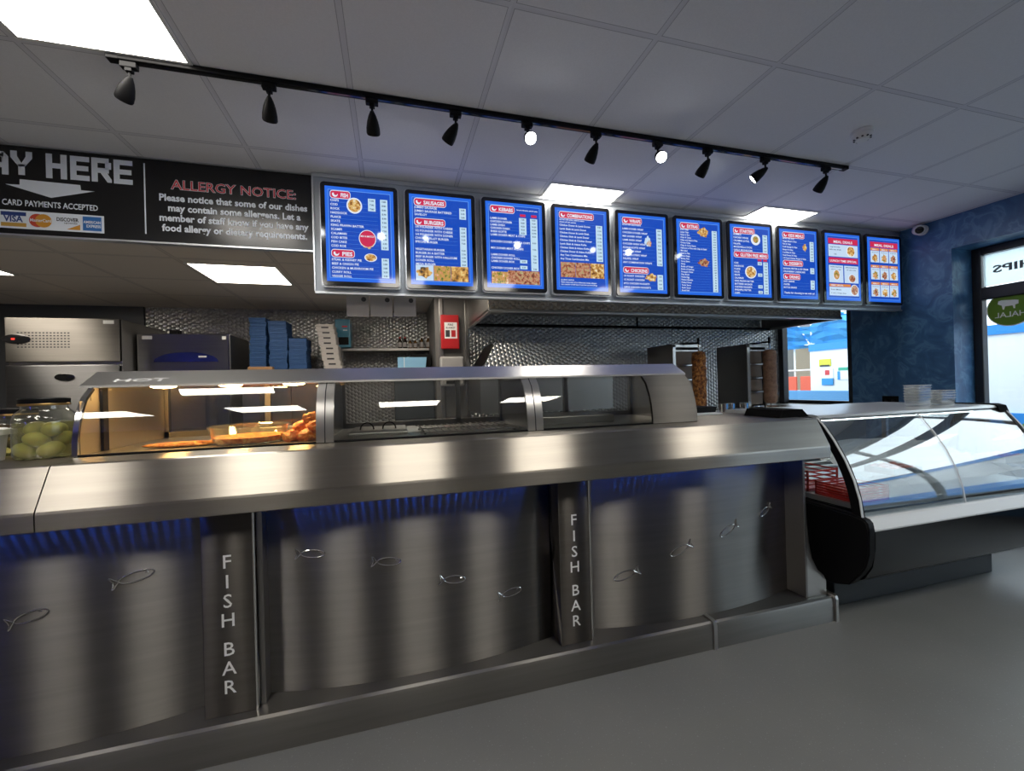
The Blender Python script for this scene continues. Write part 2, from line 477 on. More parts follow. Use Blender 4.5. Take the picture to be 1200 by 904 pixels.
# kitchen back wall: embossed steel behind the range, a plain pier, and the deeper recess on the left
bm = B(); box(bm, .72, WX, 4.15, 4.25, 0, KC); struct('wall_back', bm, EMB)
bm = B(); box(bm, .41, .72, 4.15, 5.3, 0, KC); struct('wall_pier', bm, GREYW)
bm = B(); box(bm, -2.38, .41, 5.1, 5.2, 0, KC); struct('wall_recess', bm, EMB)
bm = B(); box(bm, -4.2, -2.38, 5.08, 5.2, 0, KC); struct('wall_recess.001', bm, DARKW)
bm = B(); box(bm, .45, .485, 4.12, 4.15, .9, KC, .004); box(bm, .70, .735, 4.13, 4.15, .9, KC, .004); struct('trim_1', bm, STEELD)

def window(name, y0, y1, z0, z1, X, bars_y, bars_z, fr, dep):
    bm = B()
    for a, b in ((y0, y0+fr), (y1-fr, y1)): box(bm, X-dep/2, X+dep/2, a, b, z0, z1, .006)
    for a, b in ((z0, z0+fr), (z1-fr, z1)): box(bm, X-dep/2+.002, X+dep/2-.002, y0, y1, a, b, .006)
    for y in bars_y: box(bm, X-dep/2+.003, X+dep/2-.003, y-fr*.45, y+fr*.45, z0, z1, .006)
    for z, t in bars_z: box(bm, X-dep/2+.001, X+dep/2+.004, y0, y1, z-t/2, z+t/2, .006)
    o = struct(name, bm, FRAMEB)
    bm = B(); box(bm, X-.004, X+.004, y0+.01, y1-.01, z0+.01, z1-.01)
    g = obj('window_pane', bm, GLASS, None); g.parent = o; g['kind'] = 'structure'
    return o
window('window_1', FW0, FW1, FWZ0, FWZ1, 4.965, (1.25, .1, -1.2), ((1.89, .105),), .062, .07)
bm = B(); box(bm, 4.60, 4.679, 4.085, 4.149, .9, KC, .004); struct('trim_3', bm, FRAMEB)
window('window_2', RW0, RW1, RWZ0, RWZ1, 4.705, (), (), .045, .05)
bm = B(); box(bm, 4.655, 4.679, RW0-.02, RW1, RWZ0-.03, RWZ0+.004, .003); struct('trim_2', bm, WHITE)

# ------------------------------------------------------------------ ceiling lights
def led_panel(x0, x1, y0, y1, z, label, m=LEDP, group='square ceiling light panels'):
    t = thing('ceiling_light', label, 'ceiling light', ((x0+x1)/2, (y0+y1)/2, z), group)
    bm = B(); f = .016
    for a in ((x0, x1, y0, y0+f), (x0, x1, y1-f, y1), (x0, x0+f, y0+f, y1-f), (x1-f, x1, y0+f, y1-f)):
        box(bm, *a, z-.006, z-.0005, .001, 1)
    obj('frame', bm, WHITE, t)
    bm = B(); box(bm, x0+f, x1-f, y0+f, y1-f, z-.0045, z-.001)
    obj('diffuser', bm, m, t)
    return t
T0 = 2.054
led_panel(-1.338, -.762, 1.466, T0-.012, CH, 'large bright square ceiling light above the card payment sign, nearest the camera')
led_panel(1.062, 1.638, 2.664, 2.868, CH, 'bright ceiling light strip meeting the menu board above the fourth screen')
led_panel(2.862, 3.438, 2.664, 2.868, CH, 'bright ceiling light strip meeting the menu board above the starters screen')
for i, (x, y) in enumerate([(x, -.334) for x in (-2.538, -1.338, -.138, 1.062, 2.862)]):
    led_panel(x, x+.576, y, y+.576, CH, 'square ceiling light over the customer area behind the camera')
led_panel(-1.338, -.772, 3.345, 3.9, KC, 'square kitchen ceiling light seen under the allergy notice', LEDK)
led_panel(-.138, .428, 3.345, 3.9, KC, 'unseen square kitchen ceiling light added behind the menu board to brighten the kitchen', LEDK)  # extra panel added out of view to lift the kitchen light
led_panel(-3.138, -2.572, 3.345, 3.9, KC, 'square kitchen ceiling light at the far left edge under the payment sign', LEDK)

# ------------------------------------------------------------------ outside
ASPH = mat('asphalt', (.16, .165, .17), .9)
HOARD = mat('white_hoarding', (.80, .81, .82), .6)
HBLUE = mat('hoarding_blue', (.02, .24, .66), .5)
HBLUE2 = mat('barrier_blue', (.07, .24, .46), .55)
NET = glassmat('scaffold_net', (.12, .45, .88), 1.0, .5, 0, .55, True)
POLE = mat('scaffold_pole', (.72, .70, .66), .5)
BRICK = mat('sandstone', (.34, .28, .20), .9)
bt = N(BRICK, 'ShaderNodeTexBrick'); bt.inputs['Scale'].default_value = 2.2
bt.inputs['Color1'].default_value = (.36, .29, .2, 1); bt.inputs['Color2'].default_value = (.28, .23, .17, 1); bt.inputs['Mortar'].default_value = (.2, .19, .17, 1)
L(BRICK, bt.outputs[0], P(BRICK).inputs['Base Color'])
SLATE = mat('slate_roof', (.10, .11, .13), .8)
OPAN = mat('orange_mesh', (.65, .10, .05), .6)
bm = B(); box(bm, 5.0, 30, -15, 25, -.25, -.12); struct('ground', bm, ASPH)
t = thing('hoarding', 'white site hoarding with a blue top band across the street', 'hoarding', (8, 0, -.12))
bm = B()
for k in range(11):
    y1 = 6.50-k*1.22; box(bm, 8.0, 8.05, y1-1.205, y1, .66, 1.73)
obj('panel', bm, HOARD, t)
bm = B(); box(bm, 7.97, 8.05, -6.9, 6.50, 1.73, 1.865); obj('top_band', bm, HBLUE, t)
bm = B(); box(bm, 7.94, 8.05, -6.9, 6.50, -.12, .66); obj('base_band', bm, HBLUE, t)
def notice(y0, y1, z0, z1, parts, label):
    n = thing('site_notice', label, 'notice', (7.985, (y0+y1)/2, (z0+z1)/2), 'notices on the hoarding')
    for q_i, (a, b, c_, d, m, nm) in enumerate(parts):
        bm = B(); box(bm, 7.985-.003*q_i, 7.999, y0+(y1-y0)*a, y0+(y1-y0)*b, z0+(z1-z0)*c_, z0+(z1-z0)*d); obj(nm, bm, m, n)
YEL = mat('notice_yellow', (.62, .58, .05), .6); NBL = mat('notice_blue', (.03, .28, .62), .6); NGR = mat('notice_green', (.05, .38, .25), .6); NRD = mat('notice_red', (.6, .05, .06), .6)
notice(6.08, 6.31, 1.42, 1.56, ((0, 1, 0, 1, YEL, 'sheet'), (.1, .9, -.02, .2, PRINT, 'print')), 'yellow warning notice on the white hoarding')
notice(6.04, 6.26, 1.06, 1.37, ((0, 1, 0, 1, WHITE, 'sheet'), (.3, .7, .62, .92, NRD, 'symbol'), (0, 1, 0, .42, NBL, 'banner')), 'white notice with red symbol and blue banner on the hoarding')
notice(5.64, 5.94, 1.16, 1.38, ((0, .9, 0, 1, WHITE, 'sheet'), (0, 1, .76, 1.02, NGR, 'banner'), (.9, 1.05, 0, .7, NBL, 'stripe')), 'white notice with green header on the hoarding')
bm = B(); box(bm, 6.98, 7.06, 4.75, 7.0, -.12, .985, .01)
tag(obj('street_barrier', bm, HBLUE2), 'plain blue barrier on the street below the hoarding notices', 'barrier')
t = thing('scaffold', 'scaffold of poles wrapped in blue netting beyond the hoarding', 'scaffold', (10, 8, -.12))
bm = B()
for y in [5.5+.45*k for k in range(18)]: tube(bm, [(9.6, y, -.12), (9.6, y, 4.2)], .022, 6)
for z in (.9, 1.4, 2.0, 2.6, 3.2, 3.8): tube(bm, [(9.58, 5.0, z), (9.58, 13.5, z)], .022, 6)
for k in range(5): tube(bm, [(9.56, 6+k*1.4, 1.4), (9.56, 7.2+k*1.4, 3.4)], .02, 6)
obj('poles', bm, POLE, t)
bm = B()
n = 26; rows = []
for i in range(n+1):
    y = 5.0+6.0*i/n
    rows.append([bm.verts.new((9.5+.08*math.sin(i*1.7)+.05*math.sin(j*2.1+i), y, 1.92+(.62+.12*math.sin(i*.9))*j/6)) for j in range(7)])
for i in range(n):
    for j in range(6): bm.faces.new((rows[i][j], rows[i+1][j], rows[i+1][j+1], rows[i][j+1]))
obj('netting', bm, NET, t)
bm = B()
for k in range(7): box(bm, 9.3, 9.34, 7.5+k*.42, 7.82+k*.42, -.12, 1.25, .01)
tag(obj('site_barrier', bm, OPAN), 'orange red mesh barrier standing under the scaffold', 'barrier')
t = thing('stone_building', 'sandstone building with slate roof behind the scaffold', 'building', (13, 8, -.12))
bm = B(); box(bm, 12, 16, 9.6, 16, -.12, 2.2); prism(bm, [(9.6, 2.2), (16, 2.2), (12.8, 3.6)], 'x', 12, 16); obj('walls', bm, BRICK, t)
bm = B(); prism(bm, [(9.3, 2.1), (12.8, 3.62), (16.3, 2.1), (16.3, 2.2), (12.8, 3.78), (9.3, 2.2)], 'x', 11.8, 16.2); obj('roof', bm, SLATE, t)
bm = B(); box(bm, 14, 18, -8, 5.6, -.12, 3.2); tag(obj('terrace_building', bm, BRICK), 'long low stone building across the street behind the hoarding', 'building')
LEAF = mat('leaves', (.06, .12, .025), .8)
bm = B()
for k in range(26): blob(bm, (7.7+random.uniform(-.1, .1), 3.2+random.uniform(-.55, .55), .10+random.uniform(-.18, .42)), .09, .12, .08, .5, k, 8)
tag(obj('street_planting', bm, LEAF), 'low green planting along the foot of the hoarding', 'plants'); bpy.data.objects['street_planting']['kind'] = 'stuff'

# window vinyls, readable from the street
gx = 4.955
t = thing('window_lettering', 'frosted fanlight vinyl lettered FISH & CHIPS on the shop front window', 'window lettering', (gx, 1.9, 2.1))
bm = B(); box(bm, gx-.0015, gx+.0005, 1.30, 2.42, 1.95, 2.22); obj('frosted_film', bm, glassmat('frost', (.80, .86, .86), 1.45, .3, 1, .5, True), t)
bm = B(); text(bm, 'FISH & CHIPS', .085, (gx-.003, 1.62, 2.055), (0, 1, 0), (0, 0, 1), 'l', .03, .74); obj('letters', bm, VIN, t)
t = thing('halal_sticker', 'green oval sticker reading HALAL with a white bull on the window', 'sticker', (gx, 2.26, 1.735))
bm = B(); c0 = Vector((gx-.002, 2.26, 1.737)); UY = Vector((0, 1, 0)); UZ = Vector((0, 0, 1))
disc(bm, c0, .148, .148, UY, UZ, 40); obj('rim', bm, VINW, t)
bm = B(); disc(bm, c0-Vector((.0015, 0, 0)), .140, .140, UY, UZ, 40); obj('oval', bm, OLIVE, t)
bm = B(); o = c0-Vector((.003, 0, 0))
poly(bm, [o+UY*a+UZ*b for a, b in ((-.05, .03), (-.03, .025), (-.03, -.005), (-.02, -.005), (-.015, .02), (.03, .02), (.035, -.005), (.045, -.005), (.05, .03), (.075, .045), (.07, .07), (.05, .075), (-.03, .065), (-.05, .06))])
text(bm, 'HALAL', .062, o+UZ*-.07, UY, UZ, 'c', .015); obj('print', bm, VINW, t)

# ================================================================== FASCIA BOARD, SIGN, SCREENS
t = thing('fascia_board', 'long silver fascia board carrying the ten menu screens', 'fascia board', (2.1, 2.9, 1.815))
bm = B(); box(bm, -.447, WX-.004, 2.872, 2.93, 1.818, CH-.004, .003); obj('panel', bm, BOARD, t)
bm = B(); box(bm, -.449, WX-.004, 2.862, 2.872, 1.813, 1.829, .002); box(bm, -.452, -.444, 2.862, 2.872, 1.83, CH-.004)
box(bm, -.447, WX-.004, 2.860, 2.872, CH-.03, CH-.004, .002); obj('edge_trim', bm, SILVER, t)

t = thing('payment_sign', 'long black sign with the payment arrow, card logos and allergy notice', 'sign', (-1.3, 2.9, KC))
SY = 2.893
bm = B(); box(bm, -2.45, -.455, SY, 2.93, 2.088, 2.562, .002); obj('panel', bm, SIGNB, t)
bm = B(); box(bm, -2.45, -.455, SY-.006, 2.93, 2.078, 2.088); box(bm, -2.45, -.455, SY-.006, 2.93, 2.562, 2.569); box(bm, -.457, -.450, SY-.006, 2.93, 2.078, 2.569); obj('edge_trim', bm, SILVER, t)
yy = SY-.0015
def spt(px, py): return onY(px, py, yy)
bm = B()
# blocky capitals
def blocks(ch, x, z, wd, h, s):
    bars = {'H': [(0, 0, s, h), (wd-s, 0, wd, h), (s, h*.42, wd-s, h*.42+s)],
            'E': [(0, 0, s, h), (s, 0, wd, s), (s, h*.40, wd*.94, h*.40+s), (s, h-s, wd, h)],
            'P': [(0, 0, s, h), (s, h-s, wd*.85, h), (s, h*.36, wd*.85, h*.36+s), (wd-s, h*.36+s*.8, wd, h-s*.8)],
            'R': [(0, 0, s, h), (s, h-s, wd*.88, h), (s, h*.38, wd*.88, h*.38+s), (wd-s, h*.38+s*.8, wd, h-s*.8)],
            'A': [(0, 0, s, h*.8), (wd-s, 0, wd, h*.8), (s, h*.30, wd-s, h*.30+s), (s*.7, h-s, wd-s*.7, h)],
            'Y': [(wd/2-s/2, 0, wd/2+s/2, h*.45)]}[ch]
    for a, b, c_, d in bars: quad(bm, (x, yy, z), a, c_, b, d)
    o = Vector((x, yy, z))
    def dg(p): poly(bm, [o+Vector((a, 0, b)) for a, b in p])
    if ch == 'Y':
        dg([(0, h), (0, h*.72), (wd/2-s/2, h*.36), (wd/2, h*.36), (wd/2, h*.5), (s, h*.78), (s, h)])
        dg([(wd, h), (wd-s, h), (wd-s, h*.78), (wd/2, h*.5), (wd/2, h*.36), (wd/2+s/2, h*.36), (wd, h*.72)])
    if ch == 'A':
        dg([(0, h*.8), (s, h*.8), (s*1.6, h-s), (s*.7, h)]); dg([(wd, h*.8), (wd-s*.7, h), (wd-s*1.6, h-s), (wd-s, h*.8)])
    if ch == 'R': dg([(wd*.45, h*.38), (wd*.80, h*.38), (wd*1.02, h*.12), (wd*1.02, 0), (wd*.80, 0)])
def letter(ch, px0, px1, ytop, ybot):
    a = spt(px0, ybot); b = spt(px1, ytop)
    blocks(ch, a.x, a.z, b.x-a.x, b.z-a.z, .028)
letter('A', -12, 9.5, 178, 203); letter('Y', 12.5, 37.5, 178.5, 204)
letter('H', 54, 78, 182, 208.5); letter('E', 82.5, 104.5, 184.5, 210.5); letter('R', 107.5, 130, 186.5, 212.5); letter('E', 133.5, 155, 189, 215)
letter('P', -42, -18, 175, 200)
obj('pay_heading', bm, SIGNW, t); bm = B()
poly(bm, [spt(*p) for p in ((23, 210), (94, 217), (95, 223), (111, 224.5), (60, 232), (6, 215.5), (23, 216.5))])
obj('arrow', bm, SIGNW, t); bm = B()
a = spt(2, 239); b = spt(115, 245); text(bm, 'CARD PAYMENTS ACCEPTED', .044, (a.x, yy, a.z-.002), align='l', bold=.02, width=b.x-a.x)
obj('card_caption', bm, SIGNW, t); bm = B()
p0 = spt(0, 263); p1 = spt(121, 252)
quad(bm, (0, yy, 0), -2.42, spt(122, 260).x, 2.118, 2.215)
obj('card_plate', bm, SIGNW, t); bm = B()
quad(bm, (0, yy, 0), -1.338, -1.331, 2.13, 2.535); obj('divider_line', bm, SIGNW, t); bm = B()
for s, yb, xa, xb in (('Please notice that some of our dishes', 239.5, 189, 357.5), ('may contain some allergens. Let a', 248.5, 198, 350), ('member of staff know if you have any', 257, 189, 358.5), ('food allergy or dietary requirements.', 267, 191, 357.5)):
    pass
for k, s in enumerate(('Please notice that some of our dishes', 'may contain some allergens. Let a', 'member of staff know if you have any', 'food allergy or dietary requirements.')):
    xa, xb = ((-1.268, -.485), (-1.225, -.525), (-1.268, -.483), (-1.255, -.489))[k]
    text(bm, s, .055, (xa, yy, 2.330-k*.0585), align='l', bold=.034, width=xb-xa)
obj('notice_text', bm, SIGNW, t)
bm = B(); text(bm, 'ALLERGY NOTICE:', .078, (-1.205, yy-.001, 2.40), align='l', bold=.03, width=.66); obj('heading_outline', bm, SIGNW, t)
bm = B(); text(bm, 'ALLERGY NOTICE:', .078, (-1.205, yy-.002, 2.40), align='l', bold=.004, width=.66); obj('heading', bm, SIGNR, t)
# card marks
CB = mat('card_blue', (.02, .05, .22), .5); CG = mat('card_gold', (.55, .32, .06), .5); CR = mat('card_red', (.55, .06, .03), .5); CO = mat('card_orange', (.65, .30, .03), .5); CA = mat('card_mid_blue', (.03, .16, .48), .5)
xs = [spt(px, 258).x for px in (0, 32, 33, 62, 63.5, 95, 96, 120)]
z0, z1 = 2.128, 2.206
def card(i): return xs[2*i]+.004, xs[2*i+1]-.004
a, b = card(0)
bm = B(); quad(bm, (0, yy-.001, 0), a, b, z1-.02, z1); text(bm, 'VISA', .045, (a+.012, yy-.001, z0+.026), width=(b-a)*.74, bold=.03); obj('card_mark', bm, CB, t)
bm = B(); quad(bm, (0, yy-.001, 0), a, b, z0, z0+.02); obj('card_mark', bm, CG, t)
a, b = card(1); r = .036
bm = B(); disc(bm, (a+r, yy-.001, (z0+z1)/2), r, r); obj('card_mark', bm, CR, t)
bm = B(); disc(bm, (b-r, yy-.0015, (z0+z1)/2), r, r); obj('card_mark', bm, CO, t)
bm = B(); text(bm, 'MasterCard', .024, (a+.004, yy-.002, z0+.032), width=(b-a)*.95, bold=.02); obj('card_mark', bm, SIGNW, t)
a, b = card(2)
bm = B(); text(bm, 'DISCOVER', .028, (a+.006, yy-.001, z0+.044), width=(b-a)*.88, bold=.03); text(bm, 'NETWORK', .012, (a+.04, yy-.001, z0+.03), width=.06); obj('card_mark', bm, PRINT, t)
bm = B(); poly(bm, [(a+.05, yy-.001, z0), (b, yy-.001, z0), (b, yy-.001, z0+.03)]); obj('card_mark', bm, CO, t)
a, b = card(3)
bm = B(); quad(bm, (0, yy-.001, 0), a, b, z0, z1); obj('card_mark', bm, CA, t)
bm = B(); text(bm, 'AMERICAN', .021, (a+.004, yy-.002, z0+.040), width=(b-a)*.92, bold=.03); text(bm, 'EXPRESS', .021, (a+.016, yy-.002, z0+.018), width=(b-a)*.78, bold=.03); obj('card_mark', bm, SIGNW, t)

# ---- menu screens
SCR_Y = 2.815
def screen(i, key, label, items):
    k = (SCR_Y)/2.86
    xc = (-.171+.5135*i)*k
    if i == 9: xc -= .004
    hw = .233*k; z0 = 1.2+(1.866-1.2)*k; z1 = 1.2+(2.517-1.2)*k
    t = thing('menu_screen', label, 'menu screen', (xc, 2.87, z0), 'menu screens along the fascia')
    y = SCR_Y
    if i == 9: hw = min(hw, WX-.012-xc)
    bm = B(); prism(bm, rrect(xc-hw-.007, xc+hw+.007, z0-.009, z1+.006, .024), 'y', y+.012, 2.8715); sobj('back_casing', bm, SILVER, t)
    bm = B(); prism(bm, rrect(xc-hw, xc+hw, z0, z1, .022), 'y', y, y+.0115); sobj('bezel', bm, BLACKG, t)
    bz = .026
    bx0, bx1, bz0, bz1 = xc-hw+bz, xc+hw-bz, z0+bz, z1-bz
    e = .0012
    bm = B(); quad(bm, (0, y-e, 0), bx0, bx1, bz0, bz1); obj('display', bm, SCR_OUT, t)
    W = bx1-bx0; H = bz1-bz0
    def U(u): return bx0+u*W
    def V(v): return bz1-v*H
    L1 = {}; it_n = [0]
    def g(name, m, lay):
        kk = (name, lay, it_n[0])
        if kk not in L1: L1[kk] = (B(), m)
        return L1[kk][0]
    def q(name, m, lay, u0, u1, v0, v1): quad(g(name, m, lay), (0, y-e*lay, 0), U(u0), U(u1), V(v1), V(v0))
    q('display_area', SCR_IN, 2, .045, .955, .035, .965)
    for a in ((.045, .955, .035, .040), (.045, .955, .960, .965), (.045, .052, .035, .965), (.948, .955, .035, .965)): q('border_line', SCR_LINE, 3, *a)
    for it in items:
        c = it[0]; it_n[0] += 1
        if c == 'head':                      # red pill with a swirl mark
            _, s, v, u1 = it
            b_ = g('heading', SCR_W, 3); y3 = y-e*3
            pz = rrect(U(.072), U(u1)+.003, V(v+.082)-.001, V(v)+.002, .018)
            poly(b_, [(a, y3, d) for a, d in pz])
            b_ = g('heading_pill', SCR_RED, 4)
            poly(b_, [(a, y-e*4, d) for a, d in rrect(U(.08), U(u1), V(v+.078), V(v+.004), .015)])
            b_ = g('heading_text', SCR_W, 5)
            text(b_, s, .034, (U(.225), y-e*5, V(v+.065)), bold=.03, width=(u1-.25)*W)
            b_ = g('heading_mark', SCR_W, 5)
            c0 = (U(.145), V(v+.041)); ro = .0165; pts = []
            for j in range(11): a = math.radians(150+j*21); pts.append((c0[0]+ro*math.cos(a), y-e*5, c0[1]+ro*math.sin(a)))
            for j in range(10, -1, -1): a = math.radians(150+j*21); pts.append((c0[0]+.004+ro*.62*math.cos(a), y-e*5, c0[1]+.004+ro*.62*math.sin(a)))
            poly(b_, pts)
        elif c == 'lines':
            _, rows, u, v, dv, sz = it
            b_ = g('menu_text', SCR_W, 3)
            for r, s in enumerate(rows):
                if s: text(b_, s, sz, (U(u), y-e*3, V(v+r*dv)), bold=.02)
            bl = g('row_line', SCR_LINE, 3)
            for r, s in enumerate(rows):
                if s: quad(bl, (0, y-e*3, 0), U(u), U(.76), V(v+r*dv+.007)-.0004, V(v+r*dv+.007)+.0003)
        elif c == 'price':
            _, u0, u1, v0, v1, pr = it
            q('price_panel', SCR_PR, 3, u0, u1, v0, v1)
            b_ = g('price_text', SCR_DK, 4)
            for r, s in enumerate(pr):
                text(b_, s, .015, (U((u0+u1)/2), y-e*4, V(v0+(v1-v0)*(r+.72)/len(pr))), align='c', bold=.02)
        elif c == 'rect': q(it[1], it[2], it[7] if len(it) > 7 else 3, *it[3:7])
        elif c == 'plate':
            _, m, u, v, ru, rv, rim = it
            b_ = g('picture_plate', SCR_W, 4); disc(b_, (U(u), y-e*4, V(v)), ru, rv)
            b_ = g('food_picture', m, 5); disc(b_, (U(u), y-e*5, V(v)), ru*rim, rv*rim)
        elif c == 'food':
            _, m, u, v, ru, rv = it
            b_ = g('food_picture', m, 4)
            pts = []
            for j in range(18):
                a = 2*PI*j/18; rr = 1+.18*math.sin(j*2.3+i)+.1*math.sin(j*5.1)
                pts.append((U(u)+ru*rr*math.cos(a), y-e*4, V(v)+rv*rr*math.sin(a)))
            poly(b_, pts)
        elif c == 'txt':
            _, s, u, v, sz, al, m, lay = it[:8]
            text(g('caption_text', m, lay), s, sz, (U(u), y-e*lay, V(v)), align=al, bold=.02, width=it[8]*W if len(it) > 8 else None)
    for (nm, lay, _k), (b_, m) in L1.items(): obj(nm, b_, m, t)
S = .019
screen(0, 'fish', 'menu screen headed FISH and PIES, leftmost on the board', [
    ('head', 'FISH', .045, .36), ('lines', ['CHIPS', 'COD', 'ROCK', 'HADDOCK', 'PLAICE', 'SKATE', 'KING PRAWN BATTER', 'SCAMPI', 'CALAMARI', 'COD BITES', 'FISH CAKE', 'COD ROE'], .075, .158, .0435, S),
    ('price', .80, .91, .10, .645, ['3.80', '8.80', '8.80', '8.90', '8.90', '9.90', '7.90', '7.50', '6.90', '6.50', '3.00', '3.50']), ('price', .62, .73, .10, .235, ['3.00', '7.80', '7.80']),
    ('head', 'PIES', .665, .40), ('lines', ['STEAK & KIDNEY PIE', 'BEEF & ONION PIE', 'CHICKEN & MUSHROOM PIE', 'CURRY ROLL', 'VEGGIE ROLL'], .075, .782, .0435, S),
    ('price', .80, .91, .735, .95, ['3.80', '3.80', '3.80', '3.50', '3.00']), ('plate', FD1, .42, .19, .046, .05, .82), ('plate', SCR_RED, .60, .535, .052, .056, .92), ('food', FD1, .60, .60, .034, .022), ('txt', 'MIX & MATCH', .60, .52, .016, 'c', SCR_W, 6, .2),
    ('plate', FD1, .64, .735, .038, .026, .85)])
screen(1, 'sausages', 'menu screen headed SAUSAGES and BURGERS with three burger pictures', [
    ('head', 'SAUSAGES', .045, .58), ('lines', ['JUMBO SAUSAGE', 'JUMBO SAUSAGE BATTERED', 'SAVELOY'], .08, .155, .040, S), ('price', .80, .91, .12, .245, ['3.00', '3.30', '2.80']),
    ('head', 'BURGERS', .265, .56), ('lines', ['1/4 POUNDER WITH CHEESE', '1/2 POUNDER WITH CHEESE', '1/4 POUNDER WITH DONER', 'CHICKEN FILLET BURGER', 'SPECIAL BURGER', '', 'VEGETARIAN BURGER', 'BURGER IN A BATTER', 'BEEF BURGER WITH HALLOUMI', 'DONER ROLL', 'MEGA BURGER'], .08, .373, .041, S),
    ('price', .80, .91, .335, .785, ['4.50', '6.50', '6.50', '5.50', '7.50', '', '5.20', '5.50', '6.90', '7.50', '8.50']),
    ('rect', 'picture_background', SCR_PALE, .075, .355, .785, .955), ('food', FD4, .21, .865, .046, .034), ('rect', 'food_picture', FD3, .36, .635, .785, .955, 3), ('rect', 'food_picture', FD4, .64, .925, .785, .955, 3)])
screen(2, 'kebabs', 'menu screen headed KEBABS with grilled skewer pictures', [
    ('head', 'KEBABS', .045, .50), ('txt', 'Served with pitta, salad & sauce', .54, .085, .012, 'l', SCR_W, 4, .38),
    ('rect', 'size_tag', SCR_RED, .60, .70, .125, .155), ('rect', 'size_tag', SCR_RED, .80, .90, .125, .155),
    ('lines', ['LAMB DONER', 'CHICKEN DONER', 'LAMB SHISH', 'CHICKEN SHISH', 'SHISH KOFTE', 'LAMB DONER MEAT & CHIPS', '', 'CHICKEN DONER MEAT & CHIPS', '', 'MIX DONER MEAT & CHIPS', '', 'LAMB DONER ROLL', 'CHICKEN DONER ROLL', 'LAMB DONER BOX', '', 'CHICKEN DONER BOX'], .075, .205, .0385, S),
    ('price', .58, .71, .17, .37, ['7.00', '8.00', '8.50', '8.50', '8.50']), ('price', .78, .91, .17, .79, ['8.50', '9.50', '10.50', '10.90', '10.90', '8.50', '', '8.50', '', '9.50', '', '7.50', '7.50', '7.00', '', '7.00']), ('price', .58, .71, .665, .705, ['6.50']), ('price', .58, .71, .735, .775, ['6.50']),
    ('rect', 'food_picture', FD3, .075, .36, .815, .955), ('rect', 'food_picture', FD2, .36, .64, .795, .955), ('rect', 'food_picture', FD2, .64, .93, .795, .955)])
screen(3, 'comb', 'menu screen headed COMBINATIONS below the middle ceiling light', [
    ('head', 'COMBINATIONS', .045, .74), ('lines', ['Served with pitta, salad & sauce', 'choice of two sauces'], .08, .15, .03, .015),
    ('lines', ['Chicken Doner & Lamb Doner', 'Lamb Shish & Lamb Doner', 'Chicken Doner & Lamb Shish', 'Chicken Shish & Lamb Doner', 'Chicken Shish & Chicken Doner', 'Lamb Shish & Adana Kofte', 'Chicken Shish & Adana Kofte', 'Chicken Doner & Adana Kofte', 'Any Two Combination Mix', 'Any Three Combination Mix'], .08, .22, .0455, S),
    ('price', .78, .91, .185, .635, ['9.90', '11.50', '11.50', '11.90', '11.90', '12.50', '12.50', '12.90', '13.90', '16.00']),
    ('rect', 'food_picture', FD2, .08, .36, .66, .845), ('rect', 'food_picture', FD2, .365, .645, .66, .845), ('rect', 'food_picture', FD1, .65, .925, .66, .845),
    ('lines', ['ALLERGY NOTICE', 'Please notice some of our dishes may contain allergens', 'Let a member of staff know if you have any food allergy'], .08, .885, .027, .0125)])
screen(4, 'wraps', 'menu screen headed WRAPS and CHICKENS', [
    ('head', 'WRAPS', .045, .48), ('lines', ['Served with salad & sauce'], .075, .145, .03, .015), ('lines', ['LAMB DONER WRAP', 'CHICKEN DONER WRAP', 'MIX DONER WRAP', 'LAMB SHISH WRAP', 'CHICKEN SHISH WRAP', 'ADANA KOFTE WRAP', 'HALLOUMI WRAP', 'CHICKEN STRIPS WRAP', 'FALAFEL WRAP', 'ANY COMBINATION WRAPS'], .075, .20, .0475, S),
    ('price', .79, .91, .165, .645, ['8.50', '8.50', '9.00', '9.90', '9.50', '8.90', '7.00', '7.50', '7.50', '11.90']),
    ('head', 'CHICKENS', .675, .60), ('lines', ['1/4 ROAST CHICKEN', '1/2 ROAST CHICKEN', '6PCS CHICKEN NUGGETS', '10PCS CHICKEN NUGGETS'], .075, .80, .048, S), ('price', .79, .91, .76, .955, ['3.80', '6.50', '4.00', '5.50']),
    ('food', SCR_PALE, .60, .335, .026, .038), ('food', FD3, .63, .36, .022, .022), ('food', FD1, .66, .80, .05, .028)])
screen(5, 'extras', 'menu screen headed EXTRAS with a long price column', [
    ('head', 'EXTRAS', .045, .50), ('lines', ['Small Chips', 'Large Chips', 'Chips in Box', 'Chips & Gravy', 'Chips and Salad in Pitta', 'Cheesy Chips', 'Chips & Curry Sauce', 'Halloumi in Pitta with Chips & Salad', 'Mix Salad', 'Salad in Pitta', 'Onion Rings', 'Mushy Peas', 'Curry Sauce', 'Gravy', 'Bottle of Vinegar', 'Bottle of Ketchup', 'Pineapple Fritter', 'Pitta Bread', 'Pickled Egg', 'Pickled Gherkin', 'Pickled Onion', 'Tartar Sauce', 'Garlic Sauce', 'Bread Roll'], .075, .145, .0352, .0165),
    ('price', .80, .92, .125, .955, ['2.90', '3.80', '3.50', '4.30', '4.50', '4.30', '4.30', '6.50', '2.50', '3.00', '2.50', '1.50', '1.60', '1.50', '2.20', '2.50', '1.80', '.70', '.90', '.90', '.90', '.80', '.80', '1.20']), ('food', FD1, .60, .155, .050, .036), ('food', FD2, .60, .565, .052, .030)])
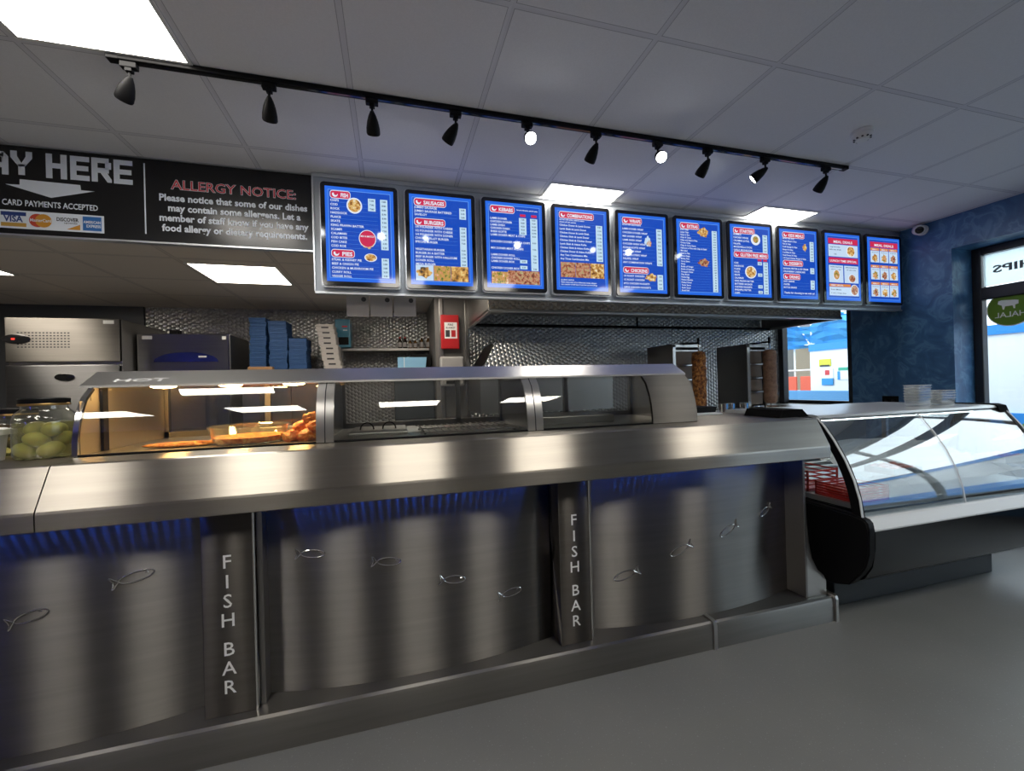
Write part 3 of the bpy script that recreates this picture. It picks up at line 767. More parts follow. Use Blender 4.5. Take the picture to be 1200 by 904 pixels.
screen(6, 'starters', 'menu screen headed STARTERS and GLUTEN FREE MENU', [
    ('head', 'STARTERS', .045, .60), ('lines', ['HUMMUS', 'CHICKEN WINGS', 'CALAMARI (6 PCS)', 'FALAFEL', 'MOZZARELLA STICKS', 'GARLIC MUSHROOMS'], .075, .15, .043, S), ('price', .80, .92, .12, .37, ['4.00', '5.50', '5.90', '4.00', '4.90', '4.50']), ('plate', FD3, .62, .195, .048, .046, .6),
    ('head', 'GLUTEN FREE MENU', .375, .93), ('rect', 'size_tag', SCR_RED, .66, .76, .465, .495), ('rect', 'size_tag', SCR_RED, .80, .90, .465, .495),
    ('lines', ['COD', 'HADDOCK', 'PLAICE', 'ROCK', 'SKATE', 'CALAMARI', 'KING PRAWN BATTER', 'BATTERED SAUSAGE', 'CHICKEN NUGGETS', 'PINEAPPLE FRITTER', 'CHIPS'], .075, .545, .0415, S),
    ('price', .80, .92, .505, .955, ['9.50', '9.50', '9.80', '9.50', '10.50', '7.50', '8.50', '3.50', '6.00', '2.00', '4.00']), ('price', .66, .77, .505, .55, ['8.50']), ('price', .66, .77, .665, .71, ['8.50']), ('price', .66, .77, .83, .875, ['4.50']), ('price', .66, .77, .91, .95, ['3.30']), ('plate', FD1, .48, .655, .058, .052, .84)])
screen(7, 'kids', 'menu screen headed KIDS MEALS, DESSERTS and DRINKS', [
    ('head', 'KIDS MEALS', .045, .66), ('lines', ['Served with drink', 'Nugget Meal & Chips', 'Fish & Chips', 'Small Sausage & Chips', 'Burger & Chips', 'Cod Bites & Chips', 'Small Doner & Chips', '1/4 Pound Chicken Burger & Chips'], .075, .145, .0405, .0175), ('price', .80, .91, .16, .45, ['5.50', '5.90', '4.90', '5.50', '5.90', '6.50', '6.50']), ('food', FD4, .66, .25, .022, .03),
    ('head', 'DESSERTS', .45, .60), ('lines', ['BANANA FRITTER & ICE CREAM', 'STRAWBERRY CHEESECAKE'], .075, .58, .043, S), ('price', .80, .91, .545, .63, ['3.90', '3.90']), ('head', 'DRINKS', .645, .52), ('lines', ['SOFT DRINKS', 'WATER', 'BOTTLE DRINKS'], .075, .765, .0435, S), ('price', .80, .91, .725, .86, ['1.40', '1.20', '2.20']), ('txt', 'Thanks for choosing to eat with us!', .08, .93, .022, 'l', SCR_W, 4, .82)])
screen(8, 'meal', 'menu screen headed MEAL DEALS and LUNCH TIME SPECIAL', [
    ('rect', 'deal_banner', SCR_RED, .08, .93, .07, .155), ('txt', 'MEAL DEALS', .50, .14, .030, 'c', SCR_W, 4, .55), ('rect', 'deal_panel', SCR_PALE, .08, .93, .165, .345), ('txt', 'Large Cod & Chips', .27, .21, .016, 'c', SCR_DK, 4, .28), ('txt', 'with any drink', .27, .25, .016, 'c', SCR_DK, 4, .34), ('txt', '9.90', .27, .32, .016, 'c', SCR_DK, 4), ('plate', FD1, .72, .255, .052, .05, .86),
    ('rect', 'deal_banner', SCR_RED, .08, .93, .36, .445), ('txt', 'LUNCH TIME SPECIAL', .50, .425, .026, 'c', SCR_W, 4, .78), ('rect', 'deal_panel', SCR_PALE, .08, .49, .475, .735), ('rect', 'deal_panel', SCR_PALE, .52, .93, .475, .735), ('plate', FD3, .29, .62, .040, .048, .85), ('plate', FD2, .74, .665, .045, .038, .85), ('txt', 'CHICKEN SALAD BOX', .28, .51, .014, 'c', SCR_DK, 4, .34), ('txt', 'LAMB DONER AND RICE', .72, .51, .014, 'c', SCR_DK, 4, .34), ('txt', 'with fries or salad', .28, .545, .012, 'c', SCR_DK, 4, .28), ('txt', 'with salad or chips', .72, .545, .012, 'c', SCR_DK, 4, .28),
    ('rect', 'deal_tag', SCR_OR, .08, .70, .755, .795), ('txt', 'FAMILY SPECIAL', .12, .785, .016, 'l', SCR_W, 4, .36), ('rect', 'deal_panel', SCR_PALE, .08, .93, .80, .93), ('plate', FD2, .80, .84, .046, .05, .88), ('txt', 'Four Meals', .12, .85, .014, 'l', SCR_DK, 4, .3), ('txt', '4 cod, 2 large chips', .12, .90, .013, 'l', SCR_DK, 4, .44)])
deals = [('rect', 'deal_banner', SCR_RED, .08, .93, .07, .155), ('txt', 'MEAL DEALS', .50, .14, .030, 'c', SCR_W, 4, .6)]
for r in range(3):
    for c_ in range(3):
        u = .085+c_*.285; v = .185+r*.265
        deals += [('rect', 'deal_tag', SCR_OR, u, u+.265, v-.02, v+.02), ('rect', 'deal_panel', SCR_PALE, u, u+.265, v+.025, v+.205), ('food', (FD1, FD3, FD2)[(r+c_) % 3], u+.13, v+.14, .034, .034), ('txt', 'MEAL %d' % (r*3+c_+1), u+.13, v+.012, .014, 'c', SCR_W, 4, .16), ('txt', 'with chips & drink', u+.13, v+.055, .010, 'c', SCR_DK, 4, .2)]
screen(9, 'deals', 'menu screen of nine meal deal pictures, beside the blue wall', deals)

# ------------------------------------------------------------------ track lighting
RY, RZ = 2.055, 2.5525
t = thing('track_rail', 'long black lighting track on the ceiling in front of the menu board', 'lighting track', (.9, RY, RZ))
bm = B(); box(bm, -1.05, 2.87, RY-.017, RY+.017, RZ-.002, CH-.0005, .003); obj('rail', bm, BLACK, t)
bm = B(); box(bm, -1.02, 2.84, RY-.006, RY+.006, RZ-.0035, RZ-.002); obj('slot', bm, BLACKG, t)
bm = B(); box(bm, -1.062, -1.02, RY-.0185, RY+.0185, RZ-.004, CH-.001, .003); box(bm, 2.84, 2.882, RY-.0185, RY+.0185, RZ-.004, CH-.001, .003); obj('end_cap', bm, BLACK, t)
HEADS = [(-.99, (-.50, .50, -.70), 0, 'black track spotlight under the large ceiling light, at the left end of the track'),
         (-.485, (-.16, .72, -.7), 0, 'second black track spotlight from the left end of the track'),
         (-.058, (.02, .72, -.7), 0, 'black track spotlight hanging straight down above the sausages screen'),
         (.33, (-.42, .62, -.6), 0, 'black track spotlight tilted left above the kebabs screen'),
         (.697, (-.05, -.78, -.60), 1, 'lit track spotlight shining forward, left one of the two glaring at the camera'),
         (1.085, (-.16, .74, -.7), 0, 'black track spotlight between the two glaring ones'),
         (1.466, (-.25, -.74, -.62), 1, 'lit track spotlight shining forward, right one of the two glaring at the camera'),
         (1.802, (-.14, .74, -.7), 0, 'black track spotlight third from the right end of the track'),
         (2.22, (-.62, .55, -.55), 1, 'track spotlight turned sharply left with its bright lens edge showing'),
         (2.706, (.02, .74, -.7), 0, 'black track spotlight at the right end of the track')]
for x, d, lit, lab in HEADS:
    d = Vector(d).normalized()
    t = thing('track_spotlight', lab, 'spotlight', (x, RY, RZ), 'spotlights on the ceiling track')
    bm = B(); box(bm, x-.028, x+.028, RY-.014, RY+.014, RZ-.028, RZ-.0042, .003); box(bm, x-.012, x+.012, RY-.012, RY+.012, RZ-.042, RZ-.027, .002); obj('adapter', bm, BLACK, t)
    piv = Vector((x, RY, RZ-.072))
    bm = B(); tube(bm, [(x, RY, RZ-.04), tuple(piv)], .0055, 8); obj('stem', bm, BLACK, t)
    bm = B(); a0 = piv-d*.012
    lathe(bm, [(0, -.004), (.008, 0), (.017, .018), (.025, .042), (.0305, .070), (.0315, .092), (.0290, .098), (.0275, .094)], a0, 20, d); sobj('head', bm, BLACK, t)
    bm = B(); lathe(bm, [(.0, .0905), (.0275, .0905), (.0275, .093), (0, .093)], a0, 20, d)
    obj('lens', bm, SPOTON, t)
    sl = bpy.data.lights.new('spot', 'SPOT'); sl.energy = 6 if not lit else 6; sl.spot_size = math.radians(60); sl.spot_blend = .6; sl.color = (.92, .96, 1); sl.shadow_soft_size = .02
    so = bpy.data.objects.new('spotlight_beam', sl); COL.objects.link(so); so.parent = t
    so.rotation_euler = d.to_track_quat('-Z', 'Y').to_euler(); so.location = (a0+d*.104)-worldloc(t)

# smoke detector and camera
t = thing('smoke_detector', 'white round smoke detector on the ceiling tiles', 'smoke detector', (2.56, 1.735, CH))
bm = B(); lathe(bm, [(0, 0), (.052, 0), (.053, -.010), (.049, -.016), (.047, -.017)], (2.56, 1.735, CH-.0005), 28); sobj('base', bm, WHITE, t)
bm = B(); lathe(bm, [(.050, -.016), (.050, -.026), (.040, -.040), (.032, -.044), (.030, -.050), (0, -.052)], (2.56, 1.735, CH), 28); sobj('cover', bm, WHITE, t)
bm = B()
for k in range(10):
    a = 2*PI*k/10; p = Vector((2.56+.037*math.cos(a), 1.735+.037*math.sin(a), CH-.042)); box(bm, p.x-.004, p.x+.004, p.y-.004, p.y+.004, p.z-.003, p.z+.003)
obj('vent', bm, PRINT, t)
t = thing('security_camera', 'white dome security camera high on the blue wall by the last screen', 'camera', (4.66, 2.70, 2.50))
cc_ = Vector((4.655, 2.685, 2.517))
bm = B(); lathe(bm, [(0, 0), (.045, 0), (.047, .016), (.040, .022)], (WX-.001, 2.685, 2.517), 24, (-1, 0, 0)); sobj('base', bm, WHITE, t)
dcam = Vector((-.75, -.62, -.30)).normalized()
bm = B(); lathe(bm, [(0, -.03), (.036, -.03), (.044, -.01), (.044, .028), (.038, .044), (.031, .046)], cc_+Vector((-.035, 0, 0)), 24, dcam); sobj('housing', bm, WHITE, t)
bm = B(); lathe(bm, [(.031, .044), (.028, .050), (.016, .056), (0, .058)], cc_+Vector((-.035, 0, 0)), 24, dcam); sobj('lens_dome', bm, BLACKG, t)

# ================================================================== SERVERY COUNTER
t = thing('servery_counter', 'long brushed steel servery counter with bowed front panels and FISH BAR uprights', 'counter', (0, 1.9, 0))
CT = t
LX0, LX1 = -2.7, 2.018
lp = [(1.553, .815), (1.55, .818), (1.55, .866), (1.5515, .874), (1.613, .996), (1.619, 1.0), (2.46, 1.0), (2.46, .965), (1.66, .965), (1.585, .845), (1.585, .815)]
bm = B(); prism(bm, lp, 'x', -1.0005, LX1); obj('ledge', bm, BRUSH2, t)
bm = B(); prism(bm, lp, 'x', LX0, -1.004); obj('ledge', bm, BRUSH2, t)
bm = B(); box(bm, -2.7, 1.94, 1.86, 2.44, .05, .964); obj('carcass', bm, STEELD, t)
# plinth
kp = [(1.59, 0), (1.59, .102), (1.594, .114), (1.604, .12), (1.86, .12), (1.86, 0)]
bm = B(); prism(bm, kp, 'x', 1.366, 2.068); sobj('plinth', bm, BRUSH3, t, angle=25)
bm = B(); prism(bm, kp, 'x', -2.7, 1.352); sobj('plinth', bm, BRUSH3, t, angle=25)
bm = B(); prism(bm, [(1.583, 0), (1.583, .104), (1.589, .121), (1.602, .127), (1.75, .127), (1.75, 0)], 'x', 1.350, 1.368); sobj('joint_cover', bm, STEEL, t)
bm = B(); prism(bm, [(1.58, 0), (1.58, .11), (1.586, .125), (1.60, .131), (1.86, .131), (1.86, 0)], 'x', 2.066, 2.082); obj('plinth_end', bm, STEEL, t)
bm = B(); lathe(bm, [(0, 0), (.004, 0), (.004, .002), (0, .003)], (2.0825, 1.62, .09), 10, (1, 0, 0)); lathe(bm, [(0, 0), (.004, 0), (.004, .002), (0, .003)], (2.0825, 1.62, .03), 10, (1, 0, 0)); obj('screw', bm, CHROME, t)
# bowed panels
def bow(xa, xb, d0=1.718, d1=1.652):
    def fy(x):
        s = (x-xa)/(xb-xa)*2-1
        return d1+(d0-d1)*(abs(s)**2.1)
    return fy
def bowed(xa, xb, fa, fb):
    fy = bow(fa, fb); bm = B(); n = 40; A = []
    for i in range(n+1):
        x = xa+(xb-xa)*i/n
        A.append([bm.verts.new((x, fy(x), .1205)), bm.verts.new((x, fy(x), .964)), bm.verts.new((x, fy(x)+.004, .964)), bm.verts.new((x, fy(x)+.004, .1205))])
    fs = []
    for a, b in zip(A, A[1:]):
        for k in range(4): fs.append(bm.faces.new((a[k], b[k], b[(k+1) % 4], a[(k+1) % 4])))
    fs.append(bm.faces.new(A[0])); fs.append(bm.faces.new(A[-1][::-1]))
    bmesh.ops.recalc_face_normals(bm, faces=fs)
    return sobj('front_panel', bm, BRUSH, t, angle=50), fy
def fish(panel, fy, x, z, s, a=0, flip=1, part=False):
    bm = B(); ca, sa = math.cos(a), math.sin(a)
    def mp(u, v):
        u *= flip; X_ = x+s*(u*ca-v*sa); Z_ = z+s*(u*sa+v*ca); return (X_, fy(X_)-.0022, Z_)
    body = []
    for k in range(13): th = PI*k/12; body.append((.5*math.cos(th), .17*math.sin(th)))
    lo = []
    for k in range(13): th = PI*k/12; lo.append((-.5*math.cos(th), -.17*math.sin(th)))
    up = body+[(-.60, -.10), (-.68, -.19), (-.74, -.22)]
    dn = [(-.74, .22), (-.68, .19), (-.60, .10)]+lo
    tube(bm, [mp(*p) for p in up], .0021, 6); tube(bm, [mp(*p) for p in dn], .0021, 6)
    tube(bm, [mp(-.74, .22), mp(-.67, .05), mp(-.67, -.05), mp(-.74, -.22)], .0020, 6)
    tube(bm, [mp(.25, .05), mp(.32, .07), mp(.33, .01)], .0017, 5)
    sobj('fish_emblem', bm, CHROME, panel)
def fpx(panel, fy, pxc, pyc, wpx, a, flip):
    p = onY(pxc, pyc, 1.66); p = onY(pxc, pyc, fy(p.x)); l = onY(pxc+wpx/2, pyc, fy(p.x)).x-onY(pxc-wpx/2, pyc, fy(p.x)).x
    fish(panel, fy, p.x, p.z, l/1.12, a, flip)
p1, f1_ = bowed(-1.62, -.640, -1.62, -.640)
fpx(p1, f1_, 161, 675, 44, .20, 1); fpx(p1, f1_, 37, 722, 46, .28, 1)
p2, f2_ = bowed(-.455, .632, -.455, .632)
for c_ in ((367, 649, 32, -.05, 1), (456, 658, 31, -.10, 1), (533, 679, 28, -.12, 1), (600, 694, 26, .10, 1)): fpx(p2, f2_, *c_)
p3, f3_ = bowed(.795, 1.936, .795, 1.90)
for c_ in ((731, 674, 26, .30, -1), (796, 645, 24, .38, -1), (852, 622, 22, .42, -1), (896, 600, 16, .45, -1)): fpx(p3, f3_, *c_)
# uprights with cut-out lettering
def upright(xa, xb, zt=.814):
    bm = B(); box(bm, xa, xb, 1.638, 1.80, .1205, zt, .004); o = sobj('upright', bm, BRUSHD, t)
    bm = B(); box(bm, xb-.0045, xb+.002, 1.6345, 1.644, .1205, zt, .001, 1); obj('edge_trim', bm, CHROME, o)
    bm = B(); box(bm, xb+.002, xb+.02, 1.66, 1.80, .1205, zt); obj('side_return', bm, STEELD, o)
    xc = (xa+xb)/2
    bm = B()
    for ch, z in zip('FISH BAR', (.615, .548, .483, .419, 0, .322, .258, .195)):
        if ch != ' ': text(bm, ch, .064, (xc-.003, 1.6372, z), align='c', bold=.006)
    obj('lettering', bm, LETT, o)
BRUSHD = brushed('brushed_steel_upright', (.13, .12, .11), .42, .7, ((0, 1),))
LETT = mat('upright_lettering', (.82, .82, .80), .4)
upright(-.628, -.470); upright(.645, .785)
bm = B(); box(bm, 1.926, 1.940, 1.62, 1.86, .1205, .966, .002); obj('end_panel', bm, STEELD, t)
bm = B()
g = [(1.940, .121), (2.058, .121), (2.058, .19), (2.045, .215), (2.005, .25), (1.972, .31), (1.955, .39), (1.944, .52), (1.940, .70)]
prism(bm, g, 'y', 1.622, 1.634); box(bm, 1.940, 2.058, 1.634, 1.80, .121, .19); obj('end_bracket', bm, STEEL, t)
# blue LED strip tucked under the lip
for xa, xb in ((-1.62, -.66), (-.44, .62), (.80, 1.90)):
    bm = B(); box(bm, xa, xb, 1.588, 1.594, .842, .850); obj('led_channel', bm, STEELD, t)
    bm = B(); n = int((xb-xa)/.035)
    for k in range(n): x = xa+(k+.5)*(xb-xa)/n; box(bm, x-.005, x+.005, 1.594, 1.596, .842, .850)
    obj('led_strip', bm, BLUELED, t)

# ================================================================== HOT DISPLAY CABINET ON THE COUNTER
t = thing('hot_display', 'curved glass hot food display cabinet running along the counter top', 'food display cabinet', (.2, 2.1, 1.0))
GP = [(1.778, 1.003), (1.780, 1.05), (1.788, 1.10), (1.803, 1.15), (1.828, 1.20), (1.868, 1.236)]
def gp_in(d): return [(y+d, z) for y, z in GP]
def curved(x0, x1, off, th): 
    bm = B(); sheet(bm, [(y+off, z) for y, z in GP], x0, x1, -th); return bm
XL, XR = -1.040, 1.450
bm = B(); prism(bm, [(1.858, 1.236), (1.862, 1.2445), (1.958, 1.298), (2.40, 1.298), (2.40, 1.27), (1.965, 1.27), (1.875, 1.236)], 'x', XL-.028, XR+.004); sobj('canopy', bm, CANOPY if 'CANOPY' in globals() else STEEL, t, angle=20)
for a, b in ((XL+.012, -.288), (-.225, .568), (.640, 1.198)): sobj('curved_glass', curved(a, b, .003, .005), GLASSC, t)
dv = []
for a, b in ((-.288, -.225), (.568, .640)):
    bm = curved(a, b, -.004, .012); o = sobj('divider', bm, STEEL, t)
    bm = curved((a+b)/2-.002, (a+b)/2+.002, -.0055, .003); sobj('divider_seam', bm, PRINT, o)
    bm = B(); prism(bm, gp_in(.009)+[(2.38, 1.23), (2.38, 1.003)], 'x', (a+b)/2-.004, (a+b)/2+.004); obj('divider_wall', bm, STEELD, o)
sobj('end_cover', curved(1.198, XR, -.004, .012), BRUSH, t)
sobj('end_cover', curved(XL-.004, XL+.012, -.004, .010), CHROME, t)
bm = B(); box(bm, XL+.006, XL+.016, 1.905, 1.935, 1.004, 1.245); obj('glass_trim', bm, BLACK, t)
for x in (XL, XR):
    bm = B(); prism(bm, [(y+.006, z) for y, z in GP]+[(1.96, 1.268), (2.38, 1.268), (2.38, 1.003)], 'x', x-.004, x+.004); obj('end_wall', bm, STEEL, t)
bm = B(); box(bm, XL+.0045, XL+.0065, 1.80, 2.355, 1.0045, 1.19); box(bm, XL+.0045, XL+.0065, 1.86, 2.355, 1.19, 1.235); obj('inner_wall', bm, mat('warm_inner_steel', (.55, .50, .42), .38, 1), t)
bm = B(); box(bm, -1.03, XR-.01, 1.785, 2.38, 1.0005, 1.004); obj('floor_tray', bm, STEEL, t)
bm = B(); box(bm, XL, XR, 1.775, 1.79, 1.0005, 1.008, .002); obj('glass_rail', bm, BLACK, t)
bm = B()
for x in (-1.03, -.60, -.25, .35, .60, 1.0, 1.44): box(bm, x-.012, x+.012, 2.36, 2.385, 1.003, 1.27)
box(bm, XL, XR, 2.36, 2.385, 1.003, 1.03); box(bm, XL, XR, 2.362, 2.386, 1.245, 1.27); obj('rear_frame', bm, STEELD, t)
bm = B(); box(bm, -1.02, -.62, 2.372, 2.377, 1.03, 1.245); box(bm, -.64, -.26, 2.379, 2.384, 1.03, 1.245); obj('rear_door', bm, GLASSC, t)
bm = B(); box(bm, -.66, -.28, 2.30, 2.35, 1.004, 1.035, .003); lathe(bm, [(0, 0), (.012, 0), (.012, .012), (0, .012)], (-.63, 2.30, 1.04), 14, (0, -1, 0)); obj('door_rail', bm, STEEL, t)
# heat lamps over the left bay, small lamps over the other bays
hl = []
bm = B(); box(bm, XL+.02, -.30, 1.93, 2.06, 1.246, 1.2695, .003); box(bm, -.21, 1.19, 1.95, 2.05, 1.252, 1.2695, .003); obj('lamp_rail', bm, STEEL, t)
for px, py in ((188, 458), (268, 455), (343, 453)):
    p = onY(px, py, 1.96); hl.append(p.x)
    bm = B(); lathe(bm, [(.052, 0), (.052, -.004), (.042, -.008)], (p.x, 1.985, 1.246), 20); o = sobj('heat_lamp', bm, CHROME, t)
    bm = B(); lathe(bm, [(.042, -.008), (.034, -.013), (0, -.017)], (p.x, 1.985, 1.246), 20); sobj('lamp_lens', bm, HEATL, o)
for px in (451, 563, 617, 668, 714):
    p = onY(px, 457, 2.0)
    bm = B(); lathe(bm, [(.022, 0), (.022, -.005), (.014, -.008)], (p.x, 2.0, 1.252), 16); o = sobj('lamp', bm, CHROME, t)
    bm = B(); lathe(bm, [(0, -.006), (.014, -.008), (0, -.013)], (p.x, 2.0, 1.252), 16); sobj('lamp_lens', bm, DOWNL, o)
# embossed studs lettering on the canopy
bm = B(); dY = Vector((0, .0960, .0535)).normalized()
text(bm, 'HOT', .036, (-.985, 1.8805, 1.2560), (1, 0, 0), tuple(dY), 'l', .02, .17); obj('canopy_lettering', bm, mat('cut_stud_silver', (.75, .75, .75), .3, 0), t)

# food inside
def item(name, lab, cat, bm, m, group=None): o = sobj(name, bm, m); o['label'] = lab; o['category'] = cat; 
p = Vector((-.555, 1.93, 1.0045))
t = thing('glass_dish', 'round clear glass dish of red sauce in the hot display', 'dish', tuple(p))
bm = B(); lathe(bm, [(0, 0), (.115, 0), (.130, .02), (.140, .062), (.146, .070), (.140, .070), (.133, .060), (.124, .022), (.112, .006), (0, .006)], p, 32); sobj('bowl', bm, GLASSJ, t)
bm = B(); lathe(bm, [(0, .008), (.112, .008), (.125, .028), (0, .030)], p, 28); sobj('red_sauce', bm, FRIEDR, t)
bm = B()
for k in range(24): 
    a = 2*PI*k/24
    bm.verts.new((0, 0, 0)); bm.verts.ensure_lookup_table()
bm.free()
bm = B(); blob(bm, (-.78, 1.905, 1.014), .125, .035, .010, .2, 3, 16, (0, 0, .08)); o = sobj('battered_fillet', bm, FRIED); tag(o, 'long flat battered fillet lying left of the glass dish', 'fried food')
fp = [(-.395, 1.88, .022), (-.36, 1.93, .022), (-.345, 1.87, .020), (-.33, 1.96, .024), (-.375, 1.985, .022), (-.315, 1.90, .022), (-.36, 1.915, .055), (-.335, 1.945, .060), (-.31, 1.885, .056), (-.325, 1.92, .088)]
labs = ['fried chicken piece touching the glass dish at the front of the heap', 'fried chicken piece at the bottom middle of the heap', 'fried chicken piece at the front of the heap by the steel divider', 'fried chicken piece at the back of the heap', 'fried chicken piece behind the glass dish rim', 'fried chicken piece lowest beside the steel divider', 'fried chicken piece lying on the second layer nearest the dish', 'fried chicken piece on the second layer at the back', 'fried chicken piece on the second layer beside the divider', 'topmost pale fried chicken piece of the heap in the hot display']
for k, (x, y, h) in enumerate(fp):
    bm = B(); blob(bm, (x, y, 1.004+h), .036, .030, .024, .45, k+1, 14, (0, .3*math.sin(k), k*1.1)); o = sobj('fried_chicken', bm, FRIED if k % 2 else FRIEDR); tag(o, labs[k], 'fried food', 'fried chicken pieces heaped in the hot display')
# frying baskets' wire handles and pans in the middle bay
t = thing('fryer_pan', 'steel fryer lid with two wire loop handles in the middle display bay', 'fryer lid', (-.05, 2.12, 1.0045))
bm = B(); box(bm, -.19, .06, 1.95, 2.28, 1.0045, 1.016, .004); obj('lid', bm, STEELD, t)
for x in (-.12, -.02):
    bm = B(); tube(bm, [(x+.03*math.cos(PI*k/8), 2.1, 1.016+.032*math.sin(PI*k/8)) for k in range(9)], .0035, 6); sobj('handle', bm, BLACK, t)
t = thing('wire_rack', 'black wire draining rack on the display floor, right of the fryer lid', 'rack', (.33, 2.0, 1.0045))
bm = B()
for k in range(15): x = .12+k*.03; tube(bm, [(x, 1.86, 1.014), (x, 2.25, 1.014)], .0022, 5)
for y in (1.86, 2.05, 2.25): tube(bm, [(.11, y, 1.0105), (.55, y, 1.0105)], .003, 5)
obj('rack_wires', bm, STEELD, t)
for x in (.13, .53):
    bm = B(); box(bm, x-.004, x+.004, 1.85, 2.26, 1.0045, 1.008); obj('foot', bm, BLACK, t)
bm = B(); box(bm, .70, 1.10, 1.97, 2.25, 1.0045, 1.045, .006); tag(obj('steel_tray', bm, STEELD), 'shallow covered steel tray in the right display bay', 'tray')

# ------------------------------------------------------------------ jars on the counter
def jar(c, R, H, lab, group):
    t = thing('pickle_jar', lab, 'jar', c, group)
    bm = B(); lathe(bm, [(0, .002), (R*.92, .002), (R, .012), (R, H*.70), (R*.93, H*.82), (R*.74, H*.90), (R*.72, H)], c, 36); sobj('glass_body', bm, GLASSJ, t)
    bm = B(); lathe(bm, [(0, .005), (R*.90, .005), (R*.965, .015), (R*.965, H*.66), (0, H*.66)], c, 36); sobj('liquid', bm, BRINE, t)
    bm = B(); lathe(bm, [(R*.70, H-.004), (R*.80, H-.004), (R*.81, H+.016), (R*.76, H+.020), (0, H+.020)], c, 32); sobj('lid', bm, BLACK, t)
    bm = B(); lathe(bm, [(R*.805, H-.006), (R*.815, H-.004), (R*.815, H), (R*.805, H+.001)], c, 32); sobj('lid_rim', bm, mat('brass', (.6, .4, .15), .3, 1), t)
    return t
JC = Vector((-1.150, 1.835, 1.0003))
jar(tuple(JC), .078, .185, 'large glass jar of pickled eggs with black lid, beside the hot display', 'pickle jars')
eg = [(-.035, -.030, .030), (.033, -.032, .031), (.0, .036, .031), (-.040, .018, .064), (.040, .014, .062), (.002, -.040, .066), (-.018, -.012, .100), (.034, -.022, .098), (.006, .034, .096)]
elab = ['pickled egg at the bottom left of the big jar', 'pickled egg at the bottom right of the big jar', 'pickled egg at the bottom back of the big jar', 'pickled egg at the left in the middle layer of the big jar', 'pickled egg at the right in the middle layer of the big jar', 'pickled egg at the front in the middle layer of the big jar', 'pickled egg in the top layer of the big jar, front left', 'pickled egg in the top layer of the big jar, front right', 'pickled egg in the top layer of the big jar, at the back']
for k, (x, y, z) in enumerate(eg):
    bm = B(); blob(bm, JC+Vector((x, y, z)), .035, .028, .025, 0, 0, 18, (.2*math.sin(k*2), .35*math.cos(k*3), k*.8)); o = sobj('pickled_egg', bm, EGG); tag(o, elab[k], 'pickled egg', 'pickled eggs in the big jar')
ONION = mat('pickled_onion_brown', (.10, .055, .02), .3)
J2 = Vector((-1.33, 1.99, 1.0003))
t2 = jar(tuple(J2), .068, .150, 'smaller glass jar of dark pickles half hidden behind the egg jar', 'pickle jars')
for k in range(9):
    a = k*2.4; bm = B(); blob(bm, J2+Vector((.034*math.cos(a), .034*math.sin(a), .028+.010*k)), .021, .021, .019, .1, k, 12); o = sobj('pickled_onion', bm, ONION); tag(o, 'dark pickled onion in the smaller jar behind the egg jar', 'pickled onion', 'pickled onions in the smaller jar')
t = thing('white_tub', 'white plastic tub with lid at the left edge of the counter', 'tub', (-1.335, 1.80, 1.0))
bm = B(); lathe(bm, [(0, .001), (.066, .001), (.074, .085), (.076, .090)], (-1.315, 1.80, 1.0), 28); sobj('body', bm, mat('tub_white', (.48, .50, .53), .4), t)
bm = B(); lathe(bm, [(.079, .086), (.080, .104), (.072, .108), (0, .108)], (-1.315, 1.80, 1.0), 28); sobj('lid', bm, WHITE, t)

# things on the counter top, right of the cabinet
t = thing('black_tray', 'black tray with a steel rim and tongs on the counter top right of the cabinet', 'tray', (1.72, 2.18, 1.0))
bm = B(); box(bm, 1.60, 1.86, 2.06, 2.34, 1.0005, 1.012, .004); obj('board', bm, GREYP, t)
bm = B(); prism(bm, [(1.66, 1.0125), (1.86, 1.0125), (1.875, 1.045), (1.645, 1.045)], 'y', 2.12, 2.30); obj('tray', bm, BLACK, t)
bm = B(); tube(bm, [(1.60, 2.02, 1.010), (1.66, 2.06, 1.022), (1.72, 2.14, 1.05), (1.80, 2.22, 1.056)], .006, 6); tube(bm, [(1.60, 2.02, 1.010), (1.67, 2.10, 1.02), (1.74, 2.18, 1.05), (1.80, 2.22, 1.056)], .006, 6); obj('tongs', bm, CHROME, t)

# ================================================================== SERVE-OVER DISPLAY FRIDGE
FX0, FX1 = 2.10, 3.56
t = thing('display_fridge', 'curved glass serve-over display fridge with black ends at the right of the counter', 'display fridge', (2.8, 1.9, 0))
bm = B(); box(bm, 2.20, 3.46, 1.69, 2.35, .001, .30, .004); obj('base', bm, BASEG, t)
bm = B()
for k in range(5): box(bm, 3.10+k*.012, 3.36, 1.6885, 1.69, .12+k*.012, .124+k*.012)
obj('base_vent', bm, STEELD, t)
# belly
bel = [(1.436, .484), (1.437, .40), (1.452, .31), (1.49, .24), (1.55, .205), (1.62, .195), (2.30, .195), (2.36, .25), (2.36, .56), (1.60, .56), (1.47, .50)]
bm = B(); prism(bm, bel, 'x', FX0+.03, FX1-.03); sobj('body', bm, DGREY, t, angle=30)
bm = B(); prism(bm, [(1.545, .2025), (1.56, .196), (1.62, .186), (1.62, .196)], 'x', FX0+.03, FX1-.03); obj('belly_trim', bm, STEEL, t)
